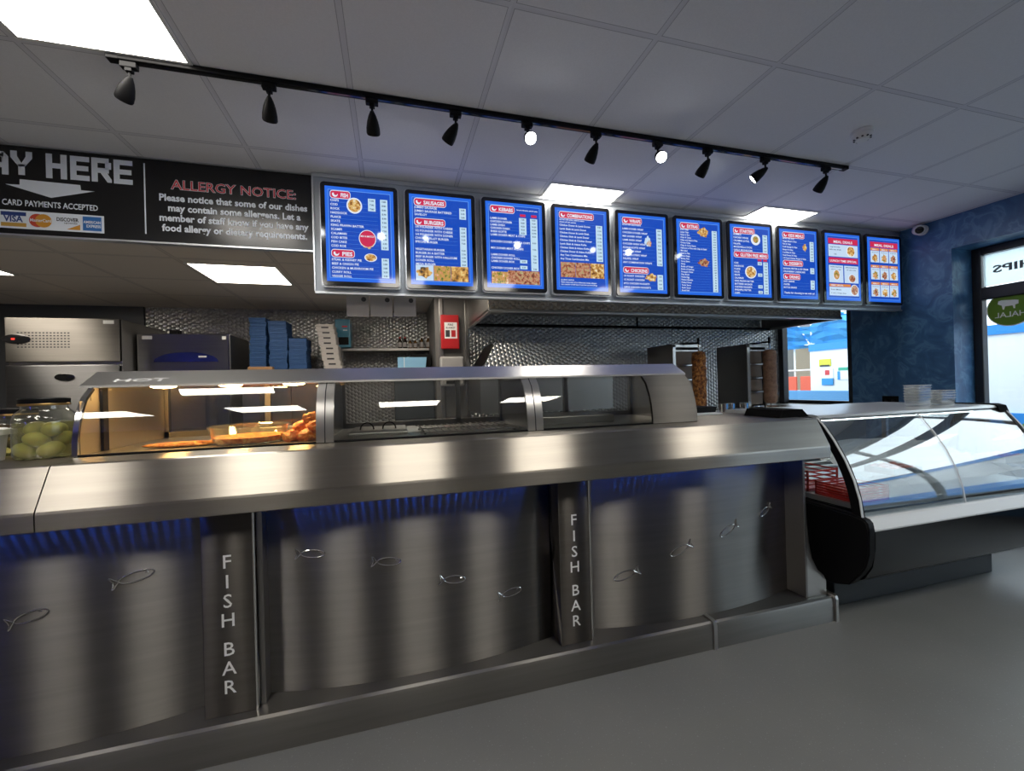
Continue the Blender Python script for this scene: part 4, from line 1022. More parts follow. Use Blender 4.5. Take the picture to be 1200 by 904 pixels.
# deck
bm = B(); box(bm, FX0+.03, FX1-.03, 1.50, 2.32, .56, .585); obj('deck', bm, mat('deck_steel', (.6, .62, .63), .35, .7), t)
bm = B(); prism(bm, [(1.434, .483), (1.434, .490), (1.462, .531), (1.49, .545), (1.51, .545), (1.51, .50), (1.45, .483)], 'x', FX0+.024, FX1-.024); sobj('front_rail', bm, GREYP, t, angle=20)
bm = B(); box(bm, 2.828, 2.830, 1.4335, 1.436, .484, .490); obj('rail_joint', bm, PRINT, t)
gpf = [(1.474, .535), (1.486, .62), (1.510, .71), (1.548, .80), (1.600, .89), (1.650, .96), (1.682, .995)]
for a, b in ((FX0+.02, 2.826), (2.832, FX1-.02)):
    bm = B(); sheet(bm, gpf, a, b, -.006); sobj('curved_glass', bm, GLASSF, t)
bm = B(); sheet(bm, [(y-.001, z) for y, z in gpf], 2.8255, 2.8325, -.008); sobj('glass_joint', bm, GREYP, t)
# ends: arched frame with glass, black side panel
EPf = [(1.470, .53), (1.4815, .62), (1.5055, .71), (1.5435, .80), (1.5955, .89), (1.6455, .96), (1.680, .997)]
for x, s in ((FX0, 1), (FX1-.02, -1)):
    arch = [(y+.001, z) for y, z in EPf]
    bk = [(1.86, .997), (1.915, .88), (1.93, .75), (1.925, .56)]
    outer = arch+bk
    inn = [(1.520, .56), (1.530, .63), (1.553, .71), (1.590, .80), (1.638, .88), (1.69, .95), (1.84, .95), (1.868, .86), (1.885, .75), (1.885, .56)]
    bm = B()
    o_ = [(1.470, .53)]+arch[1:]+bk
    # ring between outer and inner outlines
    n = len(inn)
    def resample(pl, n):
        L_ = [0]
        for a, b in zip(pl, pl[1:]): L_.append(L_[-1]+(Vector(b)-Vector(a)).length)
        out = []
        for k in range(n):
            d_ = L_[-1]*k/(n-1)
            for j in range(len(pl)-1):
                if d_ <= L_[j+1]+1e-9:
                    f = (d_-L_[j])/(L_[j+1]-L_[j]); out.append(tuple(Vector(pl[j]).lerp(Vector(pl[j+1]), f))); break
        return out
    O_ = resample(outer, 22); I_ = resample(inn, 22)
    for j in range(21): prism(bm, [O_[j], O_[j+1], I_[j+1], I_[j]], 'x', x, x+.02)
    bmesh.ops.remove_doubles(bm, verts=bm.verts, dist=.0002)
    obj('end_frame', bm, BLACK, t)
    bm = B(); prism(bm, inn, 'x', x+.008, x+.012); obj('end_glass', bm, GLASSC, t)
    bm = B(); sheet(bm, [(y-.004, z) for y, z in EPf], x-.004 if s > 0 else x+.018, x+.006 if s > 0 else x+.026, -.005); sobj('edge_trim', bm, GREYP, t)
    ep = [(1.648, .552), (1.50, .548), (1.450, .538), (1.436, .524), (1.430, .49), (1.432, .383), (1.448, .32), (1.475, .271), (1.527, .205), (1.59, .182), (1.655, .180), (1.722, .208), (1.775, .26), (1.81, .34), (1.84, .42), (1.86, .555)]
    bm = B(); prism(bm, ep, 'x', x-.022 if s > 0 else x-.004, x+.024 if s > 0 else x+.042)
    es = [e for e in bm.edges if abs(e.verts[0].co.x-e.verts[1].co.x) < 1e-6]
    bmesh.ops.bevel(bm, geom=es, offset=.007, segments=3, affect='EDGES'); sobj('side_panel', bm, BLACK, t)
    bm = B(); box(bm, x if s > 0 else x-.0, x+.02, 1.80, 2.36, .19, .56, .004); obj('rear_side_panel', bm, BLACK, t)
# top shelf and its black end caps
bm = B(); prism(bm, [(1.668, .994), (1.676, 1.006), (1.70, 1.010), (2.30, 1.010), (2.30, .985), (1.69, .985)], 'x', FX0+.0, FX1-.06); sobj('top', bm, mat('fridge_top', (.60, .62, .62), .3, .5), t, angle=30)
for a, b in ((FX0-.20, FX0), (FX1-.06, FX1+.02)):
    if a < FX0-.1:
        bm = B(); prism(bm, [(1.905, 1.0005), (2.098, 1.0005), (2.055, 1.040), (1.925, 1.040)], 'y', 1.72, 1.95)
    else:
        bm = B(); prism(bm, [(1.652, .966), (1.664, 1.006), (1.70, 1.016), (2.0, 1.014), (2.0, .985), (1.70, .985), (1.672, .962)], 'x', a, b)
    obj('end_cap', bm, mat('matte_black', (.004, .004, .004), .8, spec=.05), t)
bm = B()
for x in (2.14, 3.50): box(bm, x-.012, x+.012, 2.26, 2.29, .585, .985)
box(bm, 2.12, 3.52, 2.24, 2.28, .60, .62); obj('rear_frame', bm, STEELD, t)
bm = B(); box(bm, 2.2, 3.45, 1.74, 1.76, .972, .984); obj('lamp_housing', bm, WHITE, t)
bm = B(); box(bm, 2.22, 3.43, 1.742, 1.758, .968, .972); obj('lamp_tube', bm, mat('fridge_lamp', (.8, .8, .8), .4, emit=(.92, .97, 1), es=16), t)
# inside the fridge
SHEET = mat('reflection_white', (.80, .82, .84), .55)
bm = B(); n, mth_ = 44, 26; V_ = []
for i in range(n+1):
    row = []
    for j in range(mth_+1):
        x = 2.42+1.06*i/n; y = 1.545+.60*j/mth_
        z = .640+.14*(j/mth_)+.012*math.sin(j*1.9+.4*math.sin(i*.35))+.014*noise.noise(Vector((x*2.2, y*9, 1)))
        row.append(bm.verts.new((x, y, z)))
    V_.append(row)
for i in range(n):
    for j in range(mth_): bm.faces.new((V_[i][j], V_[i+1][j], V_[i+1][j+1], V_[i][j+1]))
bmesh.ops.solidify(bm, geom=bm.faces[:], thickness=.003)
o = sobj('reflection_sheet', bm, SHEET, angle=80); tag(o, 'white crinkled sheet added inside the display fridge for the white reflection in its glass', 'sheet')  # added sheet, stands in for the bright reflection in the curved glass
def crate(x0, x1, y0, y1, z0, z1, lab):
    c_ = thing('food_crate', lab, 'crate', ((x0+x1)/2, (y0+y1)/2, z0), 'crates in the display fridge')
    bm = B(); box(bm, x0, x1, y0, y1, z0, z0+.006); obj('base', bm, REDP, c_)
    bm = B()
    for k in range(5):
        z = z0+.012+(z1-z0-.02)*k/4
        for a in ((x0, x1, y0, y0+.005), (x0, x1, y1-.005, y1), (x0, x0+.005, y0, y1), (x1-.005, x1, y0, y1)): box(bm, *a, z-.004, z+.004)
    for x in (x0, x1-.008):
        for y in (y0, y1-.008): box(bm, x, x+.008, y, y+.008, z0, z1)
    obj('slatted_side', bm, REDP, c_)
    return c_
crate(2.15, 2.37, 1.53, 1.74, .586, .66, 'red slatted food crate at the left front of the display fridge')
crate(2.15, 2.37, 1.78, 2.02, .586, .70, 'red slatted food crate behind the first crate in the display fridge')
for k in range(6):
    bm = B(); blob(bm, (2.195+.06*(k % 3), 1.58+.085*(k//3), .618), .032, .038, .024, .4, k+4, 12, (0, 0, k)); o = sobj('raw_meat', bm, RAW); tag(o, 'piece of raw meat in the front red crate of the display fridge', 'meat', 'meat pieces in the front crate')
t3 = thing('meat_tray', 'clear tray of dark raw meat at the front left of the white sheet in the fridge', 'tray', (2.50, 1.60, .645))

for i_, (xx, lab) in enumerate(((2.50, 'steel tray of raw meat at the front left of the white sheet'), (3.36, 'steel tray of raw meat at the right end of the display fridge'))):
    if i_ == 0: tt = t3; tt['label'] = lab
    else: tt = thing('meat_tray', lab, 'tray', (xx, 1.60, .645))
    bm = B(); box(bm, xx-.095, xx+.095, 1.53, 1.66, .700, .706); 
    for a in ((xx-.1, xx+.1, 1.525, 1.531), (xx-.1, xx+.1, 1.659, 1.665), (xx-.1, xx-.094, 1.531, 1.659), (xx+.094, xx+.1, 1.531, 1.659)): box(bm, *a, .700, .732)
    obj('tray', bm, STEEL, tt)
    bm = B()
    for k in range(9): blob(bm, (xx-.06+.06*(k % 3), 1.555+.04*(k//3), .722), .034, .024, .018, .4, k, 10)
    o = sobj('meat', bm, RAW, tt); o['kind'] = 'stuff'
RIMM = mat('tub_rim', (.45, .45, .42), .4)
# containers and socket
def tubs(px0, px1, pyt, n, lab):
    TY = 1.84; a = onY(px0, 473, TY); b = onY(px1, 473, TY); h = onY(px0, pyt, TY).z-1.0105
    xc = (a.x+b.x)/2; r = (b.x-a.x)/2*.76
    c_ = []
    for k in range(n):
        t_ = thing('takeaway_tub', lab % ('bottom' if k == 0 else 'top' if k == n-1 else ('second from bottom', 'third from bottom', 'fourth from bottom', 'fifth from bottom')[k-1]), 'food tub', (xc, TY, 1.0105+k*(h-.045)/max(1, n-1)), 'clear takeaway tubs on the fridge')
        z = t_.location.z; bm = B()
        pr = rrect(-r, r, -r*.55, r*.55, .02); R2 = [(x*.9, y*.9) for x, y in pr]
        lo = [bm.verts.new((xc+x, TY+y, z+.0005)) for x, y in R2]; hi = [bm.verts.new((xc+x, TY+y, z+.044)) for x, y in pr]; rim = [bm.verts.new((xc+x*1.05, TY+y*1.05, z+.045)) for x, y in pr]
        for i in range(len(pr)):
            j = (i+1) % len(pr); bm.faces.new((lo[i], lo[j], hi[j], hi[i])); bm.faces.new((hi[i], hi[j], rim[j], rim[i]))
        bm.faces.new(lo[::-1]); sobj('tub', bm, CLEARP, t_)
        bm = B(); tube(bm, [(xc+x*1.05, TY+y*1.05, z+.0445) for x, y in pr], .0012, 5, True); obj('rim', bm, RIMM, t_)
tubs(1063, 1087.5, 452, 6, 'clear takeaway tub, %s of the taller stack on the fridge top')
tubs(1089, 1115, 458, 4, 'clear takeaway tub, %s of the shorter stack on the fridge top')
t = thing('power_socket', 'small black double socket on the dark blue wall above the fridge top', 'socket', (WX, 3.05, 1.0))
p = onY(1044, 469, 2.98); p.x = WX
k_ = WX/ray(1044, 469).x; d_ = ray(1044, 469)*k_
bm = B(); box(bm, WX-.012, WX-.0005, d_.y-.07, d_.y+.07, CAMZ+d_.z-.045, CAMZ+d_.z+.04, .004); obj('plate', bm, BLACK, t)
bm = B(); box(bm, WX-.020, WX-.012, d_.y-.045, d_.y-.015, CAMZ+d_.z-.02, CAMZ+d_.z+.01, .002); box(bm, WX-.020, WX-.012, d_.y+.015, d_.y+.045, CAMZ+d_.z-.02, CAMZ+d_.z+.01, .002); obj('switch', bm, BLACKG, t)

# ================================================================== KITCHEN
# range hood
t = thing('extractor_hood', 'wide steel extractor hood over the range with embossed front', 'extractor hood', (2.5, 3.7, 1.8))
HX0, HX1, HY0, HZ = .73, 4.36, 3.2, 1.795
bm = B(); box(bm, HX0, HX1, HY0, HY0+.02, HZ, 2.08); obj('front', bm, EMBH, t)
bm = B(); box(bm, HX0, HX1, HY0-.012, HY0+.03, HZ-.012, HZ+.012, .004); box(bm, HX0, HX0+.03, HY0, 4.14, HZ-.012, HZ+.012); box(bm, HX1-.03, HX1, HY0, 4.14, HZ-.012, HZ+.012); obj('rim', bm, STEEL, t)
bm = B(); box(bm, HX0, HX0+.015, HY0+.02, 4.14, HZ, 2.08); obj('side', bm, STEELD, t); bm = B(); box(bm, HX1-.015, HX1, HY0+.02, 4.14, HZ, 2.08); obj('side', bm, STEELD, t)
bm = B(); prism(bm, [(HY0+.02, 2.08), (HY0+.02, 1.92), (3.75, 1.86), (4.14, 1.97), (4.14, 2.08)], 'x', HX0+.015, HX1-.015); obj('filter_bank', bm, STEELD, t)
bm = B(); tube(bm, [(HX0+.03, 4.02, 1.80), (HX1-.03, 4.02, 1.80)], .014, 8); tube(bm, [(2.55, 4.02, 1.80), (2.55, 4.02, 1.95)], .01, 8); obj('gas_pipe', bm, BLACK, t)
# sloping flue of the range
t = thing('range_flue', 'sloping embossed steel flue behind the display canopy', 'flue', (1.2, 3.6, 1.1))
a = onY(584, 402, 3.5); b = onY(690, 402, 3.5); c_ = onY(560, 430, 3.5); d_ = onY(712, 431, 3.5)
bm = B(); A = [Vector((c_.x, 3.42, 1.30)), Vector((d_.x, 3.42, 1.30)), Vector((b.x, 3.62, b.z+.01)), Vector((a.x, 3.62, a.z+.01))]
Bk = [Vector((c_.x, 4.0, 1.30)), Vector((d_.x, 4.0, 1.30)), Vector((b.x, 4.0, b.z+.01)), Vector((a.x, 4.0, a.z+.01))]
va = [bm.verts.new(p) for p in A]; vb = [bm.verts.new(p) for p in Bk]
bm.faces.new(va)
for i in range(4): bm.faces.new((va[i], vb[i], vb[(i+1) % 4], va[(i+1) % 4]))
bm.faces.new(vb[::-1]); bmesh.ops.recalc_face_normals(bm, faces=bm.faces[:]); obj('sloping_duct', bm, EMBF, t)
bm = B(); box(bm, c_.x, d_.x, 3.42, 4.0, .98, 1.2995); obj('duct_base', bm, STEELD, t)
bm = B(); vs = [A[0]-Vector((.015, 0, 0)), A[3]-Vector((.015, 0, 0)), Bk[3]-Vector((.015, 0, 0)), Bk[0]-Vector((.015, 0, 0))]
f_ = bm.faces.new([bm.verts.new(v) for v in vs]); bmesh.ops.solidify(bm, geom=[f_], thickness=.01); obj('side_plate', bm, BLACK, t)
# worktop the grills stand on
t = thing('back_worktop', 'steel worktop along the back wall carrying the kebab grills', 'worktop', (3.0, 3.8, 0))
bm = B(); box(bm, .80, 4.655, 3.10, 4.10, .875, .90, .004); obj('top', bm, STEEL, t)
bm = B(); box(bm, .85, 4.60, 3.16, 4.08, .001, .875); obj('cabinet', bm, STEELD, t)
for x0 in (1.0, 1.9, 2.8, 3.7):
    bm = B(); box(bm, x0, x0+.82, 3.145, 3.16, .10, .85, .003); obj('door', bm, STEELD, t)

# kebab grills and meat
def grill(pxl, pxr, Y, lab, mlab, mm, mpx, mY, mtop, mbot):
    a = onY(pxl, 404, Y); b = onY(pxr, 404, Y); zt = a.z; zb = .9005
    t = thing('kebab_grill', lab, 'kebab grill', ((a.x+b.x)/2, Y, zb), 'vertical kebab grills')
    xa, xb = a.x, b.x; fw = .035
    bm = B(); box(bm, xa, xa+.012, Y+.01, Y+.42, zb, zt); box(bm, xb-.012, xb, Y+.01, Y+.42, zb, zt); box(bm, xa+.012, xb-.012, Y+.18, Y+.42, zb, zt); box(bm, xa, xb, Y+.01, Y+.42, zt, zt+.006); obj('body', bm, STEELD, t)
    bm = B(); box(bm, xa, xa+fw, Y-.008, Y+.01, zb+.01, zt, .003); box(bm, xa, xb, Y-.008, Y+.01, zt-.03, zt, .003); obj('front_frame', bm, STEEL, t)
    n = 4; h = (zt-.05-zb-.04)/n
    for k in range(n):
        z = zb+.03+k*h; bm = B(); box(bm, xa+fw+.01, xb-.03, Y+.035, Y+.07, z+.012, z+h-.006, .003); obj('burner', bm, BURN, t)
        bm = B(); box(bm, xa+fw, xb-.014, Y+.012, Y+.17, z+h-.006, z+h+.006); obj('burner_shelf', bm, STEEL, t)
    m0 = onY(mpx, mtop, mY); m1 = onY(mpx, mbot, mY); mx = (m0.x+m1.x)/2
    bm = B(); lathe(bm, [(0, 0), (.17, 0), (.18, .006), (.185, .028), (.178, .028), (.172, .010), (0, .010)], (mx, mY, zb), 28); sobj('drip_tray', bm, CHROME, t)
    top = m0.z+.11
    bm = B(); tube(bm, [(mx, mY, zb+.01), (mx, mY, top)], .006, 8); obj('skewer', bm, CHROME, t)
    bm = B(); tube(bm, [(xa+.05, Y+.08, zt+.006), (mx, mY, top-.03)], .009, 8); tube(bm, [(mx, mY, top-.045), (mx, mY, top+.02)], .011, 8); obj('skewer_arm', bm, BLACK, t)
    bm = B(); hgt = m0.z-m1.z; R = .062
    prof = [(.0, 0), (R*.75, 0), (R*.9, .02)]+[(R*(1+.06*math.sin(k*2.1)), .03+(hgt-.06)*k/14) for k in range(15)]+[(R*.92, hgt-.015), (R*.6, hgt), (.0, hgt)]
    lathe(bm, prof, (mx, mY, m1.z), 32)
    for v in bm.verts:
        d = Vector((v.co.x-mx, v.co.y-mY, 0))
        k = (.12 if mm is MEAT else .05)*noise.noise(v.co*22)
        v.co += d*k
    m_ = sobj('doner_meat', bm, mm); tag(m_, mlab, 'doner kebab', 'doner kebabs on the grills')
grill(787.5, 821, 3.55, 'kebab grill in front of the embossed wall, nearer the hot display', 'browned doner kebab, crusty and speckled orange, on the left grill', MEAT, 819.5, 3.43, 412, 480)
grill(874.6, 898, 3.55, 'kebab grill beside the servery window at the right', 'smooth pale brown doner kebab on the right grill, beside the window', MEATR, 902.5, 3.43, 410, 472.5)
# steel tins on the worktop
for k, (px, lab) in enumerate(((848, 'small steel tin between the two kebab grills, left one'), (856, 'small steel tin between the two kebab grills, middle one'), (872, 'small steel tin in front of the right kebab grill'))):
    p = onY(px, 474, 3.16); bm = B(); lathe(bm, [(0, 0), (.034, 0), (.038, .09), (.041, .092), (.036, .092), (.032, .006), (0, .006)], (p.x, 3.16, .9005), 20); o = sobj('steel_tin', bm, CHROME); tag(o, lab, 'tin', 'steel tins by the grills')

# fridges at the left
def badge(t, x, z, y, rx, rz, m=BLACK, name='badge'):
    bm = B(); lathe(bm, [(0, 0), (1, 0), (1, .004), (.9, .006), (0, .006)], (0, 0, 0), 28, (0, -1, 0))
    for v in bm.verts: v.co = Vector((x+v.co.x*rx, y+v.co.y, z+v.co.z*rz))
    return sobj(name, bm, m, t)
t = thing('upright_fridge', 'tall steel upright fridge with louvred top panel at the far left', 'fridge', (-2.44, 4.45, 0))
Y1 = 4.10
bm = B(); box(bm, -2.80, -2.085, Y1+.03, 4.85, .10, 1.825, .004); obj('cabinet', bm, STEELF, t)
bm = B(); box(bm, -2.80, -2.085, Y1, Y1+.03, 1.487, 1.825, .005); obj('control_panel', bm, brushed('fridge_panel_steel', (.27, .255, .235), .4, .6, ((0, 1),)), t)
bm = B(); box(bm, -2.795, -2.088, Y1-.01, Y1+.03, .16, 1.462, .008); d = obj('door', bm, brushed('fridge_door_steel', (.26, .26, .265), .38, .72, ((0, 1),)), t)
bd = badge(d, -2.436, 1.367, Y1-.0105, .062, .028, BLACKG)
bm = B(); lathe(bm, [(.84, 0), (.88, 0), (.88, .008), (.84, .008)], (0, 0, 0), 28, (0, -1, 0))
for v in bm.verts: v.co = Vector((-2.436+v.co.x*.062, Y1-.0125+v.co.y*.4, 1.367+v.co.z*.028))
bm2 = B(); bm2.free()
obj('badge_ring', bm, CHROME, d)
bm = B()
for r in range(6):
    for c_ in range(15): x = -2.72+c_*.022; z = 1.60+r*.022; box(bm, x-.006, x+.006, Y1-.001, Y1+.0005, z-.0045, z+.0045)
obj('vent_holes', bm, PRINT, t)
badge(t, -2.73, 1.662, Y1-.0005, .085, .036, BLACKG, 'control_display')
bm = B(); box(bm, -2.755, -2.735, Y1-.009, Y1-.007, 1.655, 1.668); obj('display_digits', bm, mat('red_led', (.2, 0, 0), .4, emit=(1, .05, .03), es=1.2), t)
bm = B(); box(bm, -2.19, -2.12, Y1-.002, Y1, 1.785, 1.812); obj('label_plate', bm, WHITE, t)
bm = B()
for x in (-2.76, -2.13):
    for y in (4.2, 4.8): lathe(bm, [(.02, .001), (.02, .10)], (x, y, 0), 10)
obj('feet', bm, BLACK, t)
t = thing('steel_freezer', 'steel freezer with blue arched display standing behind the hot display', 'freezer', (-1.76, 4.6, 0))
Y2 = 4.30
bm = B(); box(bm, -2.07, -1.39, Y2+.03, 4.85, .08, 1.735, .004); obj('cabinet', bm, STEELF, t)
bm = B(); box(bm, -2.068, -1.392, Y2, Y2+.03, .10, 1.733, .006); d = obj('door', bm, brushed('freezer_door_steel', (.33, .33, .34), .38, .6, ((0, 1),)), t)
bm = B(); A = [(-1.98+.0, 1.56)]; arc = [(-1.71+.24*math.cos(math.radians(a)), 1.49+.085*math.sin(math.radians(a))) for a in range(0, 181, 10)]
prism(bm, arc, 'y', Y2-.006, Y2-.0005); obj('display_arch', bm, mat('deep_blue_panel', (.008, .012, .08), .2, coat=.5), d)
bm = B(); box(bm, -1.62, -1.56, Y2-.009, Y2-.006, 1.528, 1.542); obj('display_label', bm, WHITE, d)
bm = B(); box(bm, -2.03, -1.96, Y2-.002, Y2, 1.685, 1.715); box(bm, -1.44, -1.41, Y2-.002, Y2, 1.685, 1.715); obj('label_plate', bm, WHITE, d)
bm = B(); box(bm, -1.397, -1.389, Y2-.008, Y2+.0, .12, 1.73); obj('door_edge', bm, CHROME, d)
bm = B()
for x in (-2.02, -1.44):
    for y in (4.38, 4.8): lathe(bm, [(.02, .001), (.02, .08)], (x, y, 0), 10)
obj('feet', bm, BLACK, t)
bm = B(); box(bm, -1.86, -1.79, 4.36, 4.42, 1.736, 1.775, .005); o = obj('alarm_box', bm, BLACK); tag(o, 'small black box with red light on top of the freezer', 'alarm box')

# cabinet carrying the box stacks
t = thing('prep_cabinet', 'steel cabinet behind the canopy carrying the box stacks', 'cabinet', (-.9, 4.7, 0))
bm = B(); box(bm, -1.33, -.50, 4.42, 5.02, .08, 1.40, .004); obj('body', bm, STEELF, t)
for a, b in ((-1.325, -.92), (-.91, -.505)):
    bm = B(); box(bm, a, b, 4.40, 4.42, .10, 1.38, .004); obj('door', bm, STEELF, t)
bm = B()
for x in (-1.28, -.55):
    for y in (4.48, 4.96): lathe(bm, [(.02, .001), (.02, .08)], (x, y, 0), 10)
obj('feet', bm, BLACK, t)
ORD = ['bottom', 'second from bottom', 'third from bottom', 'fourth from bottom', 'fifth from bottom', 'sixth from bottom', 'seventh from bottom', 'eighth from bottom', 'ninth from bottom', 'tenth from bottom', 'eleventh from bottom', 'twelfth from bottom']
BY = 4.50
def stack(pxl, pxr, pyt, zb, n, lab, nm, m, cat, Y, dep, group, lean=0, mark=False):
    a = onY(pxl, pyt, Y); b = onY(pxr, pyt, Y); h = (a.z-zb)/n
    first = None
    for k in range(n):
        z = zb+k*h; dx = lean*k+random.uniform(-.006, .006); dy = random.uniform(-.008, .008)
        la = lab % ('topmost' if k == n-1 else ORD[k])
        if first is None:
            t = thing(nm, la, cat, ((a.x+b.x)/2+dx, Y+dep/2, z), group); first = t; z0 = t.location.copy()
            bm = B(); box(bm, a.x+dx, b.x+dx, Y, Y+dep, z+.0004, z+h*.62, .002, 1); obj('tray', bm, m, t)
            bm = B(); box(bm, a.x+dx-.002, b.x+dx+.002, Y-.002, Y+dep, z+h*.62+.0005, z+h-.0008, .002, 1); obj('lid', bm, m, t)
            if mark: bm = B(); box(bm, a.x+dx+(b.x-a.x)*.3, a.x+dx+(b.x-a.x)*.72, Y-.0005, Y-.0002, z+h*.2, z+h*.5); obj('printed_mark', bm, PRINT, t)
        else:
            dup(first, Vector(((a.x+b.x)/2+dx, Y+dep/2+dy*0, z))-first.location, la)
gp_ = 'blue takeaway boxes stacked on the cabinet'
bm = B(); p = onY(290, 430, 4.42); q_ = onY(319, 430, 4.42); box(bm, p.x, q_.x, 4.425, 4.494, 1.4005, 1.448, .004); o = obj('cardboard_tray', bm, CARD); tag(o, 'brown cardboard tray lying in front of the leftmost blue box stack', 'cardboard tray')
stack(292, 311, 372, 1.4005, 12, 'blue takeaway box, %s of the leftmost blue stack', 'takeaway_box', BLUEBOX, 'takeaway box', BY, .25, gp_)
stack(314.5, 335.5, 376, 1.4005, 12, 'blue takeaway box, %s of the middle blue stack', 'takeaway_box', BLUEBOX, 'takeaway box', BY, .25, gp_)
stack(338.5, 359, 396.5, 1.4005, 8, 'blue takeaway box, %s of the short right blue stack', 'takeaway_box', BLUEBOX, 'takeaway box', BY, .25, gp_)
stack(379, 399, 380, 1.4005, 9, 'white carton, %s of the leaning white stack by the dispenser', 'carton', WCARD, 'carton', BY, .25, 'white cartons in the leaning stack', -.0085, True)
# shelf, bottles, dispenser
SZ, SYY = 1.655, 4.80
t = thing('wall_shelf', 'steel wall shelf with bottles in the kitchen recess', 'shelf', (-.1, 4.95, 1.63))
a = onY(396, 406, SYY).x; b = .405
bm = B(); box(bm, a, b, SYY, 5.098, SZ-.03, SZ, .003); obj('board', bm, STEELF, t)
bm = B(); box(bm, a+.02, a+.05, SYY+.02, SYY+.05, 1.30, SZ-.03); obj('leg', bm, STEELF, t)
BOT = [mat('dark_bottle', (.02, .014, .008), .12, coat=.5), mat('amber_bottle', (.10, .05, .015), .15, coat=.5)]
for k, (px, hh, m, lb) in enumerate(((468.5, .125, 0, 'dark sauce bottle with white label at the left end of the shelf row'), (474.5, .125, 0, 'dark sauce bottle second in the shelf row'), (480.5, .105, 1, 'short brown bottle third in the shelf row'), (486.5, .105, 1, 'short brown bottle fourth in the shelf row'), (494, .13, 1, 'pale labelled bottle fifth in the shelf row'), (501.5, .13, 1, 'pale labelled bottle at the right end of the shelf row'))):
    x = onY(px, 395, 4.86).x; z = SZ+.0005
    t = thing('sauce_bottle', lb, 'bottle', (x, 4.86, z), 'sauce bottles on the kitchen shelf'); r = .024
    bm = B(); lathe(bm, [(0, 0), (r, 0), (r, hh*.58), (r*.85, hh*.68), (r*.42, hh*.80), (r*.40, hh*.92)], (x, 4.86, z), 16); sobj('bottle', bm, BOT[m], t)
    bm = B(); lathe(bm, [(r*1.01, hh*.12), (r*1.02, hh*.12), (r*1.02, hh*.52), (r*1.01, hh*.52)], (x, 4.86, z), 16); sobj('paper_label', bm, PAPER, t)
    bm = B(); lathe(bm, [(r*.46, hh*.9), (r*.48, hh*.9), (r*.48, hh*1.02), (0, hh*1.02)], (x, 4.86, z), 12); sobj('cap', bm, WHITE if m else RED, t)
t = thing('soap_dispenser', 'teal plastic towel dispenser at the left end of the kitchen shelf', 'dispenser', (-.5, 4.85, 1.66))
a = onY(392, 374, 4.75); b = onY(411, 401, 4.75)
bm = B(); box(bm, a.x, b.x, 4.75, 4.95, SZ+.001, a.z, .012, 3); o = obj('body', bm, BLUEP, t)
bm = B(); box(bm, a.x+.035, b.x-.02, 4.744, 4.75, SZ+.03, SZ+.11, .0); obj('opening', bm, BLACK, t)
bm = B(); box(bm, a.x+.07, b.x-.03, 4.745, 4.75, a.z-.085, a.z-.07); obj('label_print', bm, RED, t)
bm = B(); box(bm, a.x+.08, b.x-.03, 4.747, 4.75, a.z-.12, a.z-.112); obj('label_print', bm, WHITE, t)
# slips pinned under the fascia
for k, (pa, pb, lb) in enumerate(((406, 432.6, 'white notice sheet hanging under the menu board, left of three'), (434, 460, 'white notice sheet hanging under the menu board, middle of three'), (461.5, 487.6, 'white notice sheet hanging under the menu board, right of three'))):
    a = onY(pa, 352, 3.02); b = onY(pb, 371.5, 3.02)
    t = thing('notice_sheet', lb, 'notice', ((a.x+b.x)/2, 3.02, b.z), 'notice sheets under the menu board')
    bm = B(); box(bm, a.x, b.x, 3.018, 3.020, b.z, 1.91, .0); obj('sheet', bm, PAPER, t)
    bm = B(); disc(bm, (b.x-.032, 3.017, 1.815), .016, .016); obj('round_mark', bm, PRINT, t)
    bm = B(); box(bm, (a.x+b.x)/2-.02, (a.x+b.x)/2+.02, 3.015, 3.022, 1.90, 2.0995); obj('hanger', bm, STEELD, t)
# pier things
t = thing('fire_blanket', 'red wall box with a white instruction label on the grey pier', 'fire blanket', (.56, 4.12, 1.58))
a = onY(516, 369, 4.10); b = onY(538.5, 409, 4.10)
bm = B(); box(bm, a.x, b.x, 4.095, 4.1195, b.z, a.z, .006); obj('case', bm, RED, t)
bm = B(); box(bm, a.x+.035, b.x-.02, 4.0935, 4.095, b.z+.10, b.z+.255); lab_ = obj('label_sheet', bm, WHITE, t)
bm = B(); text(bm, 'FIRE', .03, ((a.x+b.x)/2+.006, 4.0925, b.z+.222), align='c', bold=.02); text(bm, 'BLANKET', .024, ((a.x+b.x)/2+.006, 4.0925, b.z+.195), align='c', bold=.02, width=.09); box(bm, a.x+.045, a.x+.085, 4.0925, 4.0934, b.z+.115, b.z+.18); obj('label_print', bm, PRINT, lab_)
bm = B(); box(bm, a.x+.10, b.x-.035, 4.0925, 4.0934, b.z+.115, b.z+.18); obj('label_panel', bm, RED, lab_)
t = thing('towel_dispenser', 'white paper towel dispenser on the pier below the red box', 'dispenser', (.57, 4.1, 1.25))
a = onY(516, 418, 4.02); b = onY(544.5, 440, 4.02)
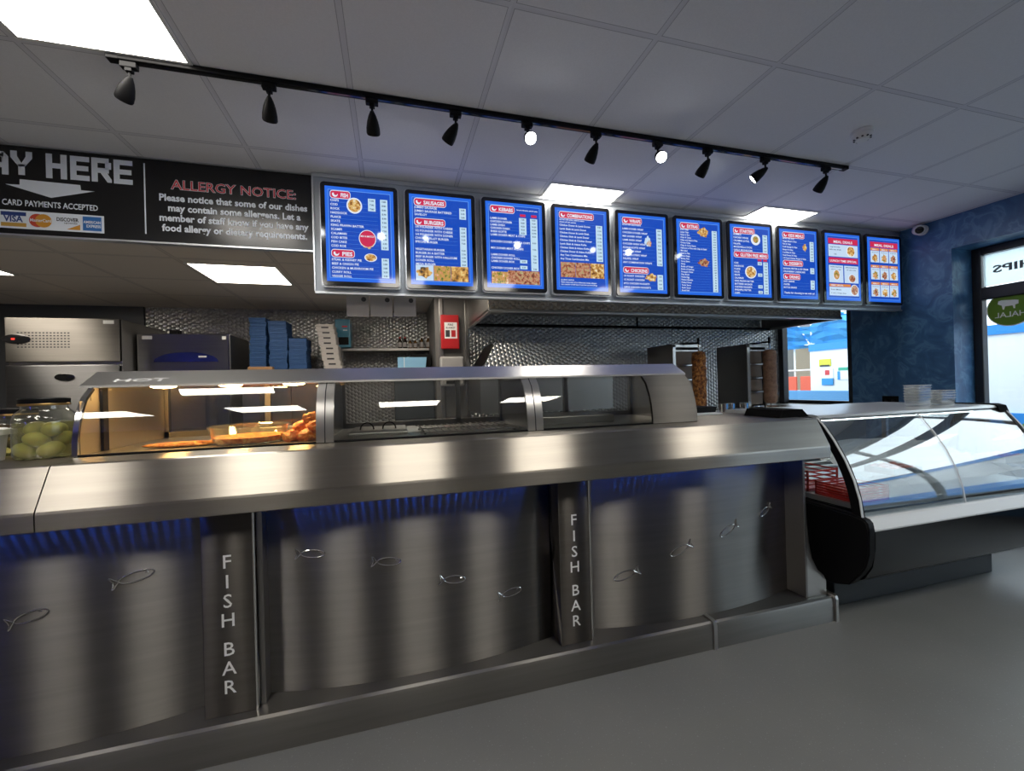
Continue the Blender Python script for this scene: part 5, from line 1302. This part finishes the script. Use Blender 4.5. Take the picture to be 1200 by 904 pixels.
bm = B(); box(bm, a.x, b.x, 4.02, 4.119, 1.22, a.z, .02, 3); obj('cover', bm, mat('off_white_plastic', (.36, .35, .34), .4), t)
bm = B(); box(bm, a.x+.05, b.x-.05, 4.017, 4.021, 1.24, 1.27); obj('slot', bm, BLACK, t)
# blue wrapped pack and till on the worktop behind the canopy
t = thing('kitchen_unit', 'dark grey kitchen unit below the shelf in the recess', 'kitchen unit', (.05, 4.6, 0))
bm = B(); box(bm, .02, .40, 4.30, 5.0, .001, 1.36, .004); obj('body', bm, BASEG, t)
bm = B(); a = onY(466, 424, 4.45).x; b = onY(505, 424, 4.45).x; box(bm, .19, .395, 4.5, 4.98, 1.3605, 1.56, .004); obj('dark_cabinet', bm, BLACK, t)
z_ = onY(480, 419, 4.38).z
a = onY(466, 424, 4.38).x; b = onY(500, 424, 4.38).x
t = thing('blue_pack', 'pale blue wrapped pack standing behind the middle of the canopy', 'pack', ((a+b)/2, 4.4, 1.36))
bm = B(); prism(bm, [(a, 1.3605), (b-.02, 1.3605), (b, z_), (a, z_)], 'y', 4.36, 4.46); obj('wrapping', bm, PALEBLUE, t)
bm = B(); box(bm, a+.06, a+.066, 4.357, 4.36, 1.3605, z_); obj('seam', bm, WHITE, t)

# unseen lamp unit added on the customer side wall for the blue streaks on the steel
t = thing('streak_lamp', 'unseen lamp with violet blue tubes, added on the customer side wall for the blue streaks', 'added lamp', (-4.19, -2.0, 1.6))
bm = B(); box(bm, -4.199, -4.12, -2.32, -1.68, 1.55, 1.60, .004); box(bm, -4.199, -4.12, -2.32, -1.68, 1.88, 1.93, .004); box(bm, -4.199, -4.185, -2.32, -1.68, 1.60, 1.88); obj('housing', bm, WHITE, t)
for z in (1.67, 1.74, 1.81):
    bm = B(); tube(bm, [(-4.15, -2.28, z), (-4.15, -1.72, z)], .014, 10); obj('tube', bm, BLUET, t)
bm = B()
for k in range(14): tube(bm, [(-4.118, -2.28+k*.043, 1.60), (-4.118, -2.28+k*.043, 1.88)], .002, 5)
obj('guard', bm, STEEL, t)
